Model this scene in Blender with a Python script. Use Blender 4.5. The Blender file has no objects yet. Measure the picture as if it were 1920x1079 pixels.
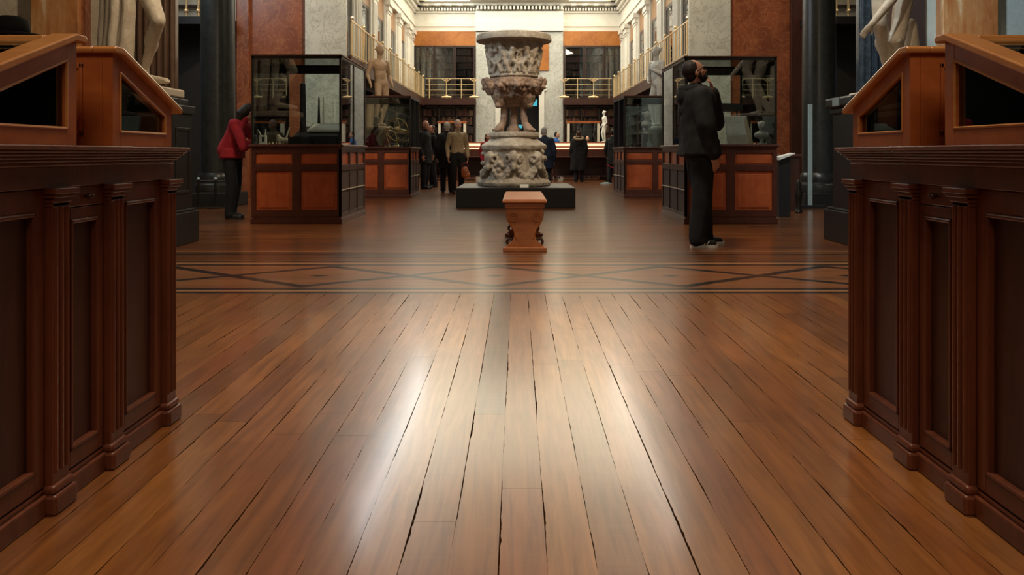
import bpy, bmesh, math, random
from mathutils import Vector, Matrix, Euler, noise
random.seed(7)
sc = bpy.context.scene
COL = sc.collection
PI = math.pi

# ------------------------------------------------------------------ camera
cam_d = bpy.data.cameras.new('camera')
cam = bpy.data.objects.new('camera', cam_d)
COL.objects.link(cam)
cam.location = (0, 0, 0.9)
cam.rotation_euler = (PI/2, 0, 0)
cam_d.sensor_width = 36
cam_d.lens = 36*1500/1920
cam_d.shift_x = -10/1920
cam_d.shift_y = -252.5/1920
cam_d.clip_start = 0.05
cam_d.clip_end = 200
sc.camera = cam
# ------------------------------------------------------------------ world, exposure
w = bpy.data.worlds.new('world'); sc.world = w
w.use_nodes = True
w.node_tree.nodes['Background'].inputs[0].default_value = (0.75, 0.85, 1.0, 1)
w.node_tree.nodes['Background'].inputs[1].default_value = 0.25
sc.view_settings.view_transform = 'Standard'
sc.view_settings.look = 'None'
sc.view_settings.gamma = 1
sc.view_settings.use_curve_mapping = False
sc.view_settings.exposure = 0.38

def area(name, loc, target, sx, sy, power, color):
    l = bpy.data.lights.new(name, 'AREA')
    l.shape = 'RECTANGLE'; l.size = sx; l.size_y = sy
    l.energy = power; l.color = color
    o = bpy.data.objects.new(name, l); COL.objects.link(o)
    o.location = loc
    d = Vector(target) - Vector(loc)
    o.rotation_euler = d.to_track_quat('-Z', 'Y').to_euler()
    return o
def spot(name, loc, target, power, color, ang=50, r=.12):
    l = bpy.data.lights.new(name, 'SPOT')
    l.energy = power; l.color = color; l.spot_size = math.radians(ang); l.spot_blend = .6
    l.shadow_soft_size = r
    o = bpy.data.objects.new(name, l); COL.objects.link(o)
    o.location = loc
    o.rotation_euler = (Vector(target) - Vector(loc)).to_track_quat('-Z', 'Y').to_euler()
    return o
COOL = (0.86, 0.95, 1.0); WARM = (1.0, 0.80, 0.56); NEUT = (1.0, 0.93, 0.82)
# daylight of the clerestory windows above the far gallery, both sides
area('gallery_daylight', (-3.5, 23.2, 6.95), (3.6, 23.2, 4.6), 12.5, 1.0, 340, COOL)
area('gallery_daylight', (3.5, 23.2, 6.95), (-3.6, 23.2, 4.6), 12.5, 1.0, 230, NEUT)
# added area panel standing in for the bright gallery ceiling the floor reflects
area('ceiling_fill', (.05, 25.5, 7.8), (.05, 25.5, 0), 7.3, 8.2, 390, (1.0, .88, .66))
# daylight and lamps of the crossing
area('crossing_daylight', (-6.8, 12.2, 5.6), (2.0, 13.2, 1.6), 3.0, 2.2, 85, COOL)
area('crossing_lamp', (2.2, 10.5, 7.2), (0, 12.2, 0), 2.0, 1.6, 120, WARM)
# added fill lights without fixtures, foreground first
spot('foreground_fill', (0, 2.9, 6.9), (0, 2.7, 0), 620, (1.0, .84, .6), 40, .5)  # added to warm the near floor and cabinet tops
area('rear_fill', (0, -2.2, 4.6), (0, 2.6, .9), 2.4, 1.6, 72, (1.0, .80, .56))  # unseen fill added behind the camera to brighten the desk case faces
spot('floor_fill_spot', (0, 6.0, 7.2), (0, 6.6, 0), 900, (1.0, .84, .62), 62, .4)  # added to bring out the marquetry and crossing floor
spot('fill_spot', (-1.6, 6.6, 6.6), (-5.0, 9.2, 2.4), 420, WARM, 55)  # this and the spots below: added fill on piers, statues, cases, vase, bench
spot('fill_spot', (2.4, 6.6, 6.6), (4.9, 9.2, 2.4), 620, COOL, 55)
spot('fill_spot', (-1.6, 5.0, 6.6), (-3.7, 7.9, 1.9), 240, WARM, 34)
spot('fill_spot', (2.0, 5.0, 6.6), (4.0, 7.9, 2.0), 260, WARM, 34)
spot('fill_spot', (-.9, 12.6, 7.0), (-4.3, 16.4, 2.4), 700, WARM, 46)
spot('fill_spot', (1.3, 12.6, 7.0), (4.4, 16.4, 2.4), 420, WARM, 46)
spot('fill_spot', (.6, 10.0, 7.0), (-2.7, 10.2, .5), 420, WARM, 34)
spot('fill_spot', (.6, 9.0, 7.0), (2.9, 10.2, .5), 150, WARM, 34)
spot('fill_spot', (2.6, 9.6, 6.8), (0.1, 14.0, 1.9), 700, WARM, 26)
spot('fill_spot', (-2.8, 9.6, 6.8), (-.1, 14.0, 2.2), 520, COOL, 26)
spot('fill_spot', (.3, 3.6, 6.8), (.05, 7.6, .3), 260, WARM, 22)

# ------------------------------------------------------------------ node helpers
class NT:
    def __init__(s, name):
        s.m = bpy.data.materials.new(name); s.m.use_nodes = True
        s.t = s.m.node_tree; s.t.nodes.clear()
        s.out = s.t.nodes.new('ShaderNodeOutputMaterial')
    def n(s, typ, **kw):
        nd = s.t.nodes.new(typ)
        for k, v in kw.items(): setattr(nd, k, v)
        return nd
    def set(s, sock, v):
        if isinstance(v, bpy.types.NodeSocket): s.t.links.new(v, sock)
        elif isinstance(v, (tuple, list)) and len(v) == 3 and sock.type == 'RGBA': sock.default_value = (*v, 1)
        else: sock.default_value = v
    def math(s, op, a, b=None, c=None):
        nd = s.n('ShaderNodeMath', operation=op)
        s.set(nd.inputs[0], a)
        if b is not None: s.set(nd.inputs[1], b)
        if c is not None: s.set(nd.inputs[2], c)
        return nd.outputs[0]
    def mix(s, f, a, b, mode='MIX'):
        nd = s.n('ShaderNodeMix', data_type='RGBA', blend_type=mode)
        s.set(nd.inputs[0], f); s.set(nd.inputs[6], a); s.set(nd.inputs[7], b)
        return nd.outputs[2]
    def ramp(s, f, stops):
        nd = s.n('ShaderNodeValToRGB'); s.set(nd.inputs[0], f)
        el = nd.color_ramp.elements
        while len(el) < len(stops): el.new(.5)
        for e, (p, c) in zip(el, stops):
            e.position = p; e.color = (*c, 1) if len(c) == 3 else c
        return nd.outputs[0]
    def noise(s, vec, scale, detail=3, rough=.5, dist=0):
        nd = s.n('ShaderNodeTexNoise'); s.set(nd.inputs['Vector'], vec)
        nd.inputs['Scale'].default_value = scale; nd.inputs['Detail'].default_value = detail
        nd.inputs['Roughness'].default_value = rough; nd.inputs['Distortion'].default_value = dist
        return nd.outputs['Fac']
    def coord(s, scale=(1, 1, 1)):
        tc = s.n('ShaderNodeTexCoord'); mp = s.n('ShaderNodeMapping')
        mp.inputs['Scale'].default_value = scale
        s.t.links.new(tc.outputs['Object'], mp.inputs[0])
        return mp.outputs[0]
    def bump(s, h, strength=.3, dist=.01):
        nd = s.n('ShaderNodeBump'); s.set(nd.inputs['Height'], h)
        nd.inputs['Strength'].default_value = strength; nd.inputs['Distance'].default_value = dist
        return nd.outputs[0]
    def bsdf(s, color, rough=.5, metal=0, normal=None, coat=0, spec=.5, **kw):
        p = s.n('ShaderNodeBsdfPrincipled')
        s.set(p.inputs['Base Color'], color); s.set(p.inputs['Roughness'], rough)
        p.inputs['Metallic'].default_value = metal
        p.inputs['Specular IOR Level'].default_value = spec
        p.inputs['Coat Weight'].default_value = coat
        p.inputs['Coat Roughness'].default_value = .12
        if normal is not None: s.set(p.inputs['Normal'], normal)
        for k, v in kw.items(): s.set(p.inputs[k], v)
        s.t.links.new(p.outputs[0], s.out.inputs[0])
        return s.m

def wood(name, dark, light, axis='z', rough=.4, scale=1.0, coat=.25, figure=.5):
    t = NT(name)
    sc3 = {'z': (9, 9, .8), 'y': (9, .8, 9), 'x': (.8, 9, 9)}[axis]
    v = t.coord(tuple(a*scale for a in sc3))
    n1 = t.noise(v, 3, 5, .6, .6)
    v2 = t.coord((5*scale, 5*scale, 5*scale))
    n2 = t.noise(v2, 1.6, 3, .6, .3)
    f = t.math('ADD', t.math('MULTIPLY', n1, 1-figure), t.math('MULTIPLY', n2, figure))
    c = t.ramp(f, [(.3, dark), (.68, light)])
    return t.bsdf(c, rough, normal=t.bump(n1, .12, .002), coat=coat)
def plain(name, color, rough=.5, metal=0, coat=0, spec=.5, var=0.12, nscale=6):
    t = NT(name)
    n = t.noise(t.coord(), nscale, 4, .6)
    d = tuple(c*(1-var) for c in color); l = tuple(min(1, c*(1+var)) for c in color)
    return t.bsdf(t.ramp(n, [(.3, d), (.7, l)]), rough, metal, coat=coat, spec=spec)
def cloth(name, color, rough=.85):
    t = NT(name)
    n = t.noise(t.coord(), 9, 4, .6); n2 = t.noise(t.coord(), 220, 2, .5)
    d = tuple(c*.75 for c in color); l = tuple(min(1, c*1.25) for c in color)
    return t.bsdf(t.ramp(n, [(.3, d), (.7, l)]), rough, normal=t.bump(n2, .25, .002), spec=.25)
def marble(name, base, vein, second, scale=1.0, rough=.3, veinw=.5, bump=0.0):
    t = NT(name)
    v = t.coord((scale, scale, scale))
    n1 = t.noise(v, 1.6, 5, .6, .8)
    n2 = t.noise(v, 2.4, 6, .62, 1.8)
    r = t.math('ABSOLUTE', t.math('SUBTRACT', n2, .5))
    vm = t.math('SUBTRACT', 1.0, t.math('SMOOTHSTEP', r, 0.0, .035)) if False else t.ramp(r, [(0, (1, 1, 1)), (.03, (0, 0, 0))])
    c = t.ramp(n1, [(.32, second), (.62, base)])
    c = t.mix(t.math('MULTIPLY', vm, veinw), c, vein)
    nrm = t.bump(t.noise(v, 12, 6, .65), bump, .02) if bump else None
    return t.bsdf(c, rough, normal=nrm)
def glass(name, tint=(.93, .97, .96), base=.035, gl=1.0):
    t = NT(name)
    fr = t.n('ShaderNodeFresnel'); fr.inputs[0].default_value = 1.5
    tr = t.n('ShaderNodeBsdfTransparent'); tr.inputs[0].default_value = (*tint, 1)
    g = t.n('ShaderNodeBsdfGlossy'); g.inputs['Roughness'].default_value = .015
    g.inputs[0].default_value = (.95, .97, 1, 1)
    mx = t.n('ShaderNodeMixShader')
    f = t.math('MINIMUM', t.math('ADD', t.math('MULTIPLY', fr.outputs[0], gl), base), 1.0)
    t.set(mx.inputs[0], f)
    t.t.links.new(tr.outputs[0], mx.inputs[1]); t.t.links.new(g.outputs[0], mx.inputs[2])
    t.t.links.new(mx.outputs[0], t.out.inputs[0])
    return t.m
def emit(name, color, strength):
    t = NT(name)
    e = t.n('ShaderNodeEmission'); e.inputs[0].default_value = (*color, 1); e.inputs[1].default_value = strength
    t.t.links.new(e.outputs[0], t.out.inputs[0])
    return t.m

# ------------------------------------------------------------------ mesh helpers
class MB:
    def __init__(s): s.b = bmesh.new()
    def box(s, x0, x1, y0, y1, z0, z1):
        vs = [s.b.verts.new((x, y, z)) for x in (x0, x1) for y in (y0, y1) for z in (z0, z1)]
        for f in ((0, 1, 3, 2), (4, 6, 7, 5), (0, 4, 5, 1), (2, 3, 7, 6), (0, 2, 6, 4), (1, 5, 7, 3)):
            s.b.faces.new([vs[i] for i in f])
        return s
    def cyl(s, p, q, r1, r2=None, seg=16):
        p = Vector(p); q = Vector(q); r2 = r1 if r2 is None else r2
        d = (q-p).normalized(); a = d.orthogonal().normalized(); c = d.cross(a)
        A = []; B = []
        for i in range(seg):
            t = 2*PI*i/seg; u = a*math.cos(t)+c*math.sin(t)
            A.append(s.b.verts.new(p+u*r1)); B.append(s.b.verts.new(q+u*r2))
        for i in range(seg):
            j = (i+1) % seg; s.b.faces.new((A[i], A[j], B[j], B[i]))
        s.b.faces.new(A[::-1]); s.b.faces.new(B)
        return s
    def ell(s, c, r, rot=None, seg=16, rings=10):
        if not isinstance(r, (tuple, list)): r = (r, r, r)
        M = Matrix.Translation(c) @ (rot.to_4x4() if rot is not None else Matrix()) @ Matrix.Diagonal((*r, 1))
        bmesh.ops.create_uvsphere(s.b, u_segments=seg, v_segments=rings, radius=1, matrix=M)
        return s
    def cap(s, p, q, r1, r2=None, seg=14):
        r2 = r1 if r2 is None else r2
        s.cyl(p, q, r1, r2, seg)
        s.ell(p, r1, seg=seg, rings=8); s.ell(q, r2, seg=seg, rings=8)
        return s
    def chain(s, pts, rs, seg=14):
        for i in range(len(pts)-1):
            r0 = rs[i] if isinstance(rs, (list, tuple)) else rs; r1 = rs[i+1] if isinstance(rs, (list, tuple)) else rs
            s.cap(pts[i], pts[i+1], r0, r1, seg)
        return s
    def lathe(s, prof, c=(0, 0, 0), seg=32, flute=0, fd=0.0):
        rings = []
        for (r, z) in prof:
            ring = []
            for i in range(seg):
                t = 2*PI*i/seg; rr = r
                if flute: rr = r*(1-fd*abs(math.cos(flute*t/2))**3)
                ring.append(s.b.verts.new((c[0]+rr*math.cos(t), c[1]+rr*math.sin(t), c[2]+z)))
            rings.append(ring)
        for a, b in zip(rings, rings[1:]):
            for i in range(seg):
                j = (i+1) % seg; s.b.faces.new((a[i], a[j], b[j], b[i]))
        s.b.faces.new(rings[0][::-1]); s.b.faces.new(rings[-1])
        return s
    def prism(s, poly, axis, a, b):
        def P(u, v, w): return {'x': (w, u, v), 'y': (u, w, v), 'z': (u, v, w)}[axis]
        A = [s.b.verts.new(P(u, v, a)) for u, v in poly]; B = [s.b.verts.new(P(u, v, b)) for u, v in poly]
        n = len(poly)
        for i in range(n):
            j = (i+1) % n; s.b.faces.new((A[i], A[j], B[j], B[i]))
        s.b.faces.new(A[::-1]); s.b.faces.new(B)
        return s
    def ring(s, c, R, r, nrm, seg=28, m=8, arc=2*PI):
        nrm = Vector(nrm).normalized(); a = nrm.orthogonal().normalized(); b = nrm.cross(a); c = Vector(c)
        rr = []
        for i in range(seg):
            t = arc*i/seg; d = a*math.cos(t)+b*math.sin(t); row = []
            for k in range(m):
                p = 2*PI*k/m; row.append(s.b.verts.new(c+d*(R+r*math.cos(p))+nrm*r*math.sin(p)))
            rr.append(row)
        for i in range(seg):
            A = rr[i]; B = rr[(i+1) % seg]
            for k in range(m):
                l = (k+1) % m; s.b.faces.new((A[k], B[k], B[l], A[l]))
        return s
    def frame(s, x0, x1, z0, z1, t, y0, y1, plane='y'):
        """rectangular frame lying in plane; u=x0..x1 horizontally"""
        for (u0, u1, v0, v1) in ((x0, x0+t, z0, z1), (x1-t, x1, z0, z1), (x0+t, x1-t, z0, z0+t), (x0+t, x1-t, z1-t, z1)):
            if plane == 'y': s.box(u0, u1, y0, y1, v0, v1)
            else: s.box(y0, y1, u0, u1, v0, v1)
        return s

def link(o, parent=None):
    COL.objects.link(o)
    if parent is not None: o.parent = parent
    return o
def wloc(o):
    v = Vector((0, 0, 0))
    while o is not None:
        v = v + o.location; o = o.parent
    return v
def obj(name, mb, mat, parent=None, bevel=0, smooth=False, world=True):
    """world=True: mesh was authored in world coordinates"""
    b = mb.b
    bmesh.ops.recalc_face_normals(b, faces=b.faces)
    me = bpy.data.meshes.new(name); b.to_mesh(me); b.free()
    return objm(name, me, mat, parent, bevel, smooth, world)
def objm(name, me, mat, parent=None, bevel=0, smooth=False, world=True):
    me.materials.clear(); me.materials.append(mat)
    if smooth:
        me.polygons.foreach_set('use_smooth', [True]*len(me.polygons))
        if smooth != 'all':
            try: me.set_sharp_from_angle(angle=math.radians(40))
            except Exception: pass
    o = bpy.data.objects.new(name, me)
    if world:
        if parent is not None:
            me.transform(Matrix.Translation(-wloc(parent)))
        else:
            xs = [v.co.x for v in me.vertices]; ys = [v.co.y for v in me.vertices]; zs = [v.co.z for v in me.vertices]
            c = Vector(((min(xs)+max(xs))/2, (min(ys)+max(ys))/2, min(zs)))
            me.transform(Matrix.Translation(-c)); o.location = c
    link(o, parent)
    if bevel:
        md = o.modifiers.new('bevel', 'BEVEL'); md.width = bevel; md.segments = 2; md.limit_method = 'ANGLE'
    return o
def tag(o, label, cat, group=None, kind=None):
    o['label'] = label; o['category'] = cat
    if group: o['group'] = group
    if kind: o['kind'] = kind
    return o
def thing(name, label, cat, loc=(0, 0, 0), group=None, rz=0):
    o = bpy.data.objects.new(name, None); COL.objects.link(o)
    o.location = loc; o.rotation_euler.z = rz; o.empty_display_size = .1
    return tag(o, label, cat, group)
def struct(name, mb, mat, bevel=0, smooth=False):
    o = obj(name, mb, mat, None, bevel, smooth); o['kind'] = 'structure'
    return o
def copy_thing(o, parent=None):
    c = o.copy(); COL.objects.link(c); c.parent = parent
    for ch in list(o.children): copy_thing(ch, c)
    return c
def fuse(mb, voxel=.008, smooth_it=4, folds=0.0, fscale=6.0, fstretch=1.0):
    """closed overlapping volumes -> one continuous surface"""
    b = mb.b; bmesh.ops.recalc_face_normals(b, faces=b.faces)
    me = bpy.data.meshes.new('t'); b.to_mesh(me); b.free()
    o = bpy.data.objects.new('t', me); COL.objects.link(o)
    r = o.modifiers.new('r', 'REMESH'); r.mode = 'VOXEL'; r.voxel_size = voxel
    if smooth_it:
        sm = o.modifiers.new('s', 'SMOOTH'); sm.factor = .5; sm.iterations = smooth_it
    dg = bpy.context.evaluated_depsgraph_get()
    me2 = bpy.data.meshes.new_from_object(o.evaluated_get(dg))
    bpy.data.objects.remove(o); bpy.data.meshes.remove(me)
    if folds:
        nv = [v.normal.copy() for v in me2.vertices]
        for v, n in zip(me2.vertices, nv):
            p = Vector((v.co.x*fscale, v.co.y*fscale, v.co.z*fscale*fstretch))
            d = noise.noise(p+Vector((3.1, 7.7, 1.3)))+.5*noise.noise(p*2.3)
            v.co += n*d*folds
    return me2

# ------------------------------------------------------------------ materials
M = {}
M['case_wood'] = wood('warm_case_wood', (.28, .064, .015), (.48, .135, .032), 'x', .38, figure=.7)
M['case_cap'] = wood('case_cap_wood', (.44, .16, .045), (.62, .27, .085), 'x', .3, coat=.5)
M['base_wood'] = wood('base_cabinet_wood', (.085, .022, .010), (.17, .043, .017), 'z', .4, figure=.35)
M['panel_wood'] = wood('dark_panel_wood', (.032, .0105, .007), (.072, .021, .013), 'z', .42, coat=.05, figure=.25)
M['red_wood'] = wood('red_case_frame_wood', (.05, .013, .008), (.1, .028, .015), 'z', .4)
M['red_panel'] = wood('orange_red_panel_wood', (.32, .062, .018), (.50, .115, .034), 'z', .38, figure=.6)
M['bench_wood'] = wood('bench_wood', (.30, .095, .032), (.48, .17, .058), 'x', .4, figure=.5)
M['shelf_wood'] = wood('bookcase_wood', (.018, .009, .007), (.045, .02, .014), 'x', .4)
M['black'] = plain('black_paint', (.011, .011, .012), .45)
M['bronze'] = plain('dark_bronze_frame', (.03, .024, .018), .35, .6)
M['gold'] = plain('gilded_metal', (.86, .66, .38), .35, .6)
M['brass'] = plain('brass', (.62, .42, .16), .28, .95)
M['plaster'] = plain('white_plaster', (.80, .78, .70), .6, var=.05)
M['cream'] = plain('cream_plaster', (.78, .73, .60), .6, var=.05)
M['ceil'] = plain('ceiling_plaster', (.82, .77, .64), .7, var=.04)
M['dimwall'] = plain('dark_green_grey_wall', (.016, .016, .015), .7)
M['white_marble'] = marble('pale_grey_marble', (.62, .63, .58), (.26, .24, .2), (.48, .50, .47), 1.1, .3, .6)
M['blue_marble'] = marble('pale_blue_grey_marble', (.56, .68, .68), (.36, .42, .42), (.48, .60, .6), 1.2, .35, .3)
def streaked(name, stops, rough=.28):
    t = NT(name)
    n = t.noise(t.coord((4.5, 4.5, .55)), 1.3, 4, .55, .5)
    n2 = t.noise(t.coord((2, 2, 1.2)), 4, 5, .6, .6)
    return t.bsdf(t.ramp(t.math('ADD', t.math('MULTIPLY', n, .75), t.math('MULTIPLY', n2, .25)), stops), rough)
M['alabaster'] = streaked('orange_alabaster', [(.32, (.34, .12, .04)), (.45, (.52, .22, .08)), (.55, (.62, .34, .15)), (.63, (.85, .68, .45))])
M['brown_marble'] = marble('red_brown_marble', (.28, .085, .035), (.45, .2, .09), (.15, .042, .02), 1.3, .28, .5)
M['cream_marble'] = marble('cream_marble', (.62, .55, .42), (.35, .28, .19), (.5, .44, .34), 1.2, .35, .5)
M['granite'] = marble('dark_polished_granite', (.028, .03, .028), (.06, .06, .055), (.014, .015, .014), 6, .3, .5)
M['bluecol'] = marble('dark_blue_grey_stone', (.05, .07, .09), (.1, .13, .16), (.03, .04, .05), 3, .2, .5)
M['fluted'] = wood('brown_fluted_stone', (.08, .045, .03), (.15, .09, .06), 'z', .35)
M['statue'] = marble('weathered_cream_statue_marble', (.60, .52, .40), (.30, .24, .17), (.50, .42, .31), 2.2, .55, .35, .15)
M['tan_statue'] = marble('tan_statue_marble', (.38, .255, .155), (.2, .13, .08), (.30, .20, .125), 2.2, .55, .35, .15)
M['grey_statue'] = marble('grey_statue_marble', (.42, .42, .40), (.22, .22, .2), (.34, .35, .34), 2.2, .55, .35, .15)
M['vase'] = marble('carved_vase_marble', (.50, .44, .35), (.14, .10, .07), (.32, .26, .19), 2.6, .6, .6, .6)
M['vase_dark'] = marble('brown_vase_marble', (.36, .24, .16), (.09, .055, .04), (.19, .12, .08), 3.0, .6, .6, .7)  # darker, browner marble of the legs, stem and bowl
M['orange_panel'] = marble('orange_scagliola', (.46, .17, .035), (.6, .28, .09), (.32, .10, .02), 1.6, .3, .4)
M['glass'] = glass('case_glass')
M['shelf_glass'] = glass('bookcase_glass', (.85, .88, .88), .03, 1.1)
M['dark_in'] = plain('dark_case_lining', (.06, .036, .03), .8)
M['tan_panel'] = marble('tan_scagliola', (.40, .22, .10), (.5, .33, .19), (.30, .15, .06), 1.6, .35, .4)
M['paper'] = plain('white_paper', (.82, .80, .74), .7, var=.04)
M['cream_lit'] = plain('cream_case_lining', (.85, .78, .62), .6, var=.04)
M['skin'] = plain('skin', (.44, .21, .14), .5, var=.1)
M['skin2'] = plain('pale_skin', (.56, .32, .22), .5, var=.1)
M['black_cloth'] = cloth('black_cloth', (.012, .012, .013))
M['dark_cloth'] = cloth('dark_trouser_cloth', (.014, .015, .018))
M['red_cloth'] = cloth('red_jacket_cloth', (.30, .018, .028))
M['tan_cloth'] = cloth('tan_knit', (.34, .26, .16))
M['blue_cloth'] = cloth('blue_jacket_cloth', (.03, .13, .42))
M['navy_cloth'] = cloth('navy_cloth', (.012, .018, .035))
M['fur'] = cloth('brown_fur_trim', (.24, .17, .11), .95)
M['hair_dark'] = cloth('dark_hair', (.014, .010, .009), .6)
M['hair_grey'] = cloth('grey_hair', (.38, .36, .33), .7)
M['hair_brown'] = cloth('brown_hair', (.06, .03, .018), .6)
M['white_rubber'] = plain('white_rubber', (.7, .68, .64), .5)
M['steel'] = plain('pale_steel', (.42, .55, .58), .3, .3)
M['china'] = plain('glazed_china', (.72, .7, .6), .2)
M['china_gold'] = plain('gilt_brown_china', (.4, .2, .08), .25)
M['rope'] = cloth('red_rope', (.28, .03, .03))
M['lens'] = plain('dark_lens', (.01, .01, .01), .1)
M['glint_glow'] = emit('reflection_glow', (.85, .95, 1.0), 5)  # glow that imitates bright spots reflected in case glass
M['screen'] = emit('cyan_screen', (.12, .72, .85), .5)
M['greenglass'] = plain('pale_green_ceramic', (.55, .62, .48), .25)
M['stone_panel'] = marble('grey_stone_slab', (.26, .25, .22), (.14, .13, .12), (.19, .18, .16), 5, .7, .4)
M['yellow'] = plain('yellow_gold', (.62, .5, .16), .4)

# floor -------------------------------------------------------------
def floor_mat():
    t = NT('oak_board_and_marquetry_floor')
    g = t.n('ShaderNodeNewGeometry'); sp = t.n('ShaderNodeSeparateXYZ'); t.set(sp.inputs[0], g.outputs['Position'])
    X, Y = sp.outputs[0], sp.outputs[1]
    def boards(U, V, wid, length, seed):
        u = t.math('DIVIDE', t.math('ADD', U, 50+seed), wid)
        iu = t.math('FLOOR', u); fu = t.math('FRACT', u)
        wn = t.n('ShaderNodeTexWhiteNoise', noise_dimensions='1D'); t.set(wn.inputs['W'], iu)
        r1 = wn.outputs['Value']
        v = t.math('ADD', t.math('DIVIDE', V, length), t.math('MULTIPLY', r1, 7.3))
        iv = t.math('FLOOR', v); fv = t.math('FRACT', v)
        cb = t.n('ShaderNodeCombineXYZ'); t.set(cb.inputs[0], iu); t.set(cb.inputs[1], iv)
        wn2 = t.n('ShaderNodeTexWhiteNoise', noise_dimensions='2D'); t.set(wn2.inputs['Vector'], cb.outputs[0])
        r2 = wn2.outputs['Value']
        # gap along the board edge, wobbling in width; some gaps wide, some closed
        cw = t.n('ShaderNodeCombineXYZ'); t.set(cw.inputs[0], iu); t.set(cw.inputs[1], V)
        gw = t.noise(cw.outputs[0], 1.7, 4, .7)
        gf = t.noise(cw.outputs[0], 30, 2, .6)
        thr = t.math('MULTIPLY', t.math('MULTIPLY', t.math('MAXIMUM', t.math('SUBTRACT', gw, .42), .012), t.math('ADD', gf, .3)), .28)
        e1 = t.math('LESS_THAN', fu, thr)
        e2 = t.math('LESS_THAN', t.math('MULTIPLY', fv, length), .0022)
        gap = t.math('MAXIMUM', e1, t.math('MULTIPLY', e2, .8))
        cc = t.n('ShaderNodeCombineXYZ')
        t.set(cc.inputs[0], t.math('MULTIPLY', U, 16)); t.set(cc.inputs[1], t.math('MULTIPLY', V, 1.1)); t.set(cc.inputs[2], t.math('MULTIPLY', iu, 3.7))
        grain = t.noise(cc.outputs[0], 2.2, 4, .6, .6)
        cd = t.n('ShaderNodeCombineXYZ')
        t.set(cd.inputs[0], t.math('MULTIPLY', U, 4)); t.set(cd.inputs[1], t.math('MULTIPLY', V, 60)); t.set(cd.inputs[2], t.math('MULTIPLY', iu, 1.7))
        cross = t.noise(cd.outputs[0], 1.4, 3, .6, .5)
        return r2, r1, gap, grain, fu, cross
    rA, hA, gA, grA, fuA, crA = boards(X, Y, .1075, 3.4, .03)
    rB, hB, gB, grB, fuB, crB = boards(Y, X, .12, 2.6, 0)
    m = t.math('GREATER_THAN', Y, 5.12)
    def mixv(f, a, b):
        return t.math('ADD', t.math('MULTIPLY', a, t.math('SUBTRACT', 1.0, f)), t.math('MULTIPLY', b, f))
    r = mixv(m, rA, rB); gr = mixv(m, grA, grB); gap = mixv(m, gA, gB); cr = mixv(m, crA, crB)
    tone = t.ramp(r, [(0, (.12, .05, .02)), (.08, (.215, .076, .021)), (.45, (.295, .107, .026)), (.8, (.35, .138, .036)), (1, (.28, .086, .022))])
    gcol = t.ramp(gr, [(.3, (.62, .56, .5)), (.7, (1.2, 1.18, 1.12))])
    c = t.mix(1.0, tone, gcol, 'MULTIPLY')
    c = t.mix(t.math('MULTIPLY', t.ramp(cr, [(.5, (0, 0, 0)), (.75, (1, 1, 1))]), .10), c, (.38, .18, .085))
    # scattered stains
    big = t.noise(g.outputs['Position'], .9, 4, .6)
    c = t.mix(t.ramp(big, [(.35, (.4, .4, .4)), (.55, (0, 0, 0))]), c, (.10, .036, .017))
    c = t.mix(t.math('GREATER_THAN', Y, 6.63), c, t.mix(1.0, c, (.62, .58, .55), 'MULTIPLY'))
    c = t.mix(t.math('MULTIPLY', gap, .93), c, (.01, .006, .004))
    # knots and chips
    vo = t.n('ShaderNodeTexVoronoi'); mp = t.n('ShaderNodeMapping'); mp.inputs['Scale'].default_value = (1.6, .9, 1)
    t.set(mp.inputs[0], g.outputs['Position']); t.set(vo.inputs['Vector'], mp.outputs[0]); vo.inputs['Scale'].default_value = 1.25
    knot = t.math('MULTIPLY', t.math('LESS_THAN', vo.outputs['Distance'], .017), t.math('LESS_THAN', Y, 5.0))
    c = t.mix(knot, c, (.015, .008, .006))
    # marquetry band
    def band(a, b): return t.math('MULTIPLY', t.math('GREATER_THAN', Y, a), t.math('LESS_THAN', Y, b))
    dark = (.012, .006, .005); pale = (.42, .2, .085)
    inb = band(5.12, 6.62)
    c = t.mix(t.math('MULTIPLY', inb, .45), c, (.32, .125, .05))
    P = 1.29; yc = 5.86; amp = .47
    ph = t.math('FRACT', t.math('ADD', t.math('DIVIDE', t.math('ADD', X, P*16+P/2-.48), P*2), 0.0))
    tri = t.math('SUBTRACT', t.math('MULTIPLY', t.math('ABSOLUTE', t.math('SUBTRACT', ph, .5)), 4.0), 1.0)
    z1 = t.math('ABSOLUTE', t.math('SUBTRACT', t.math('SUBTRACT', Y, yc), t.math('MULTIPLY', tri, amp)))
    z2 = t.math('ABSOLUTE', t.math('ADD', t.math('SUBTRACT', Y, yc), t.math('MULTIPLY', tri, amp)))
    zz = t.math('LESS_THAN', t.math('MINIMUM', z1, z2), .05)
    zz = t.math('MULTIPLY', zz, band(5.3, 6.42))
    c = t.mix(zz, c, dark)
    # lozenge hearts
    lz = t.math('ADD', t.math('MULTIPLY', t.math('ABSOLUTE', t.math('SUBTRACT', t.math('ABSOLUTE', tri), 1.0)), .45), t.math('ABSOLUTE', t.math('SUBTRACT', Y, yc)))
    c = t.mix(t.math('LESS_THAN', lz, .05), c, dark)
    for a, b, col in ((5.12, 5.19, dark), (5.25, 5.33, dark), (5.19, 5.25, pale), (6.38, 6.46, dark), (6.5, 6.56, pale), (6.56, 6.63, dark), (7.05, 7.12, dark), (7.3, 7.35, pale)):
        c = t.mix(t.math('MULTIPLY', band(a, b), .95), c, col)
    # height
        cup = t.math('MULTIPLY', t.math('ABSOLUTE', t.math('SUBTRACT', mixv(m, fuA, fuB), .5)), .35)
    h = cup
    wav = t.noise(g.outputs['Position'], 7, 3, .55)
    nb = t.n('ShaderNodeBump'); t.set(nb.inputs['Height'], t.math('ADD', h, t.math('MULTIPLY', wav, .22)))
    nb.inputs['Strength'].default_value = .35; nb.inputs['Distance'].default_value = .001
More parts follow.
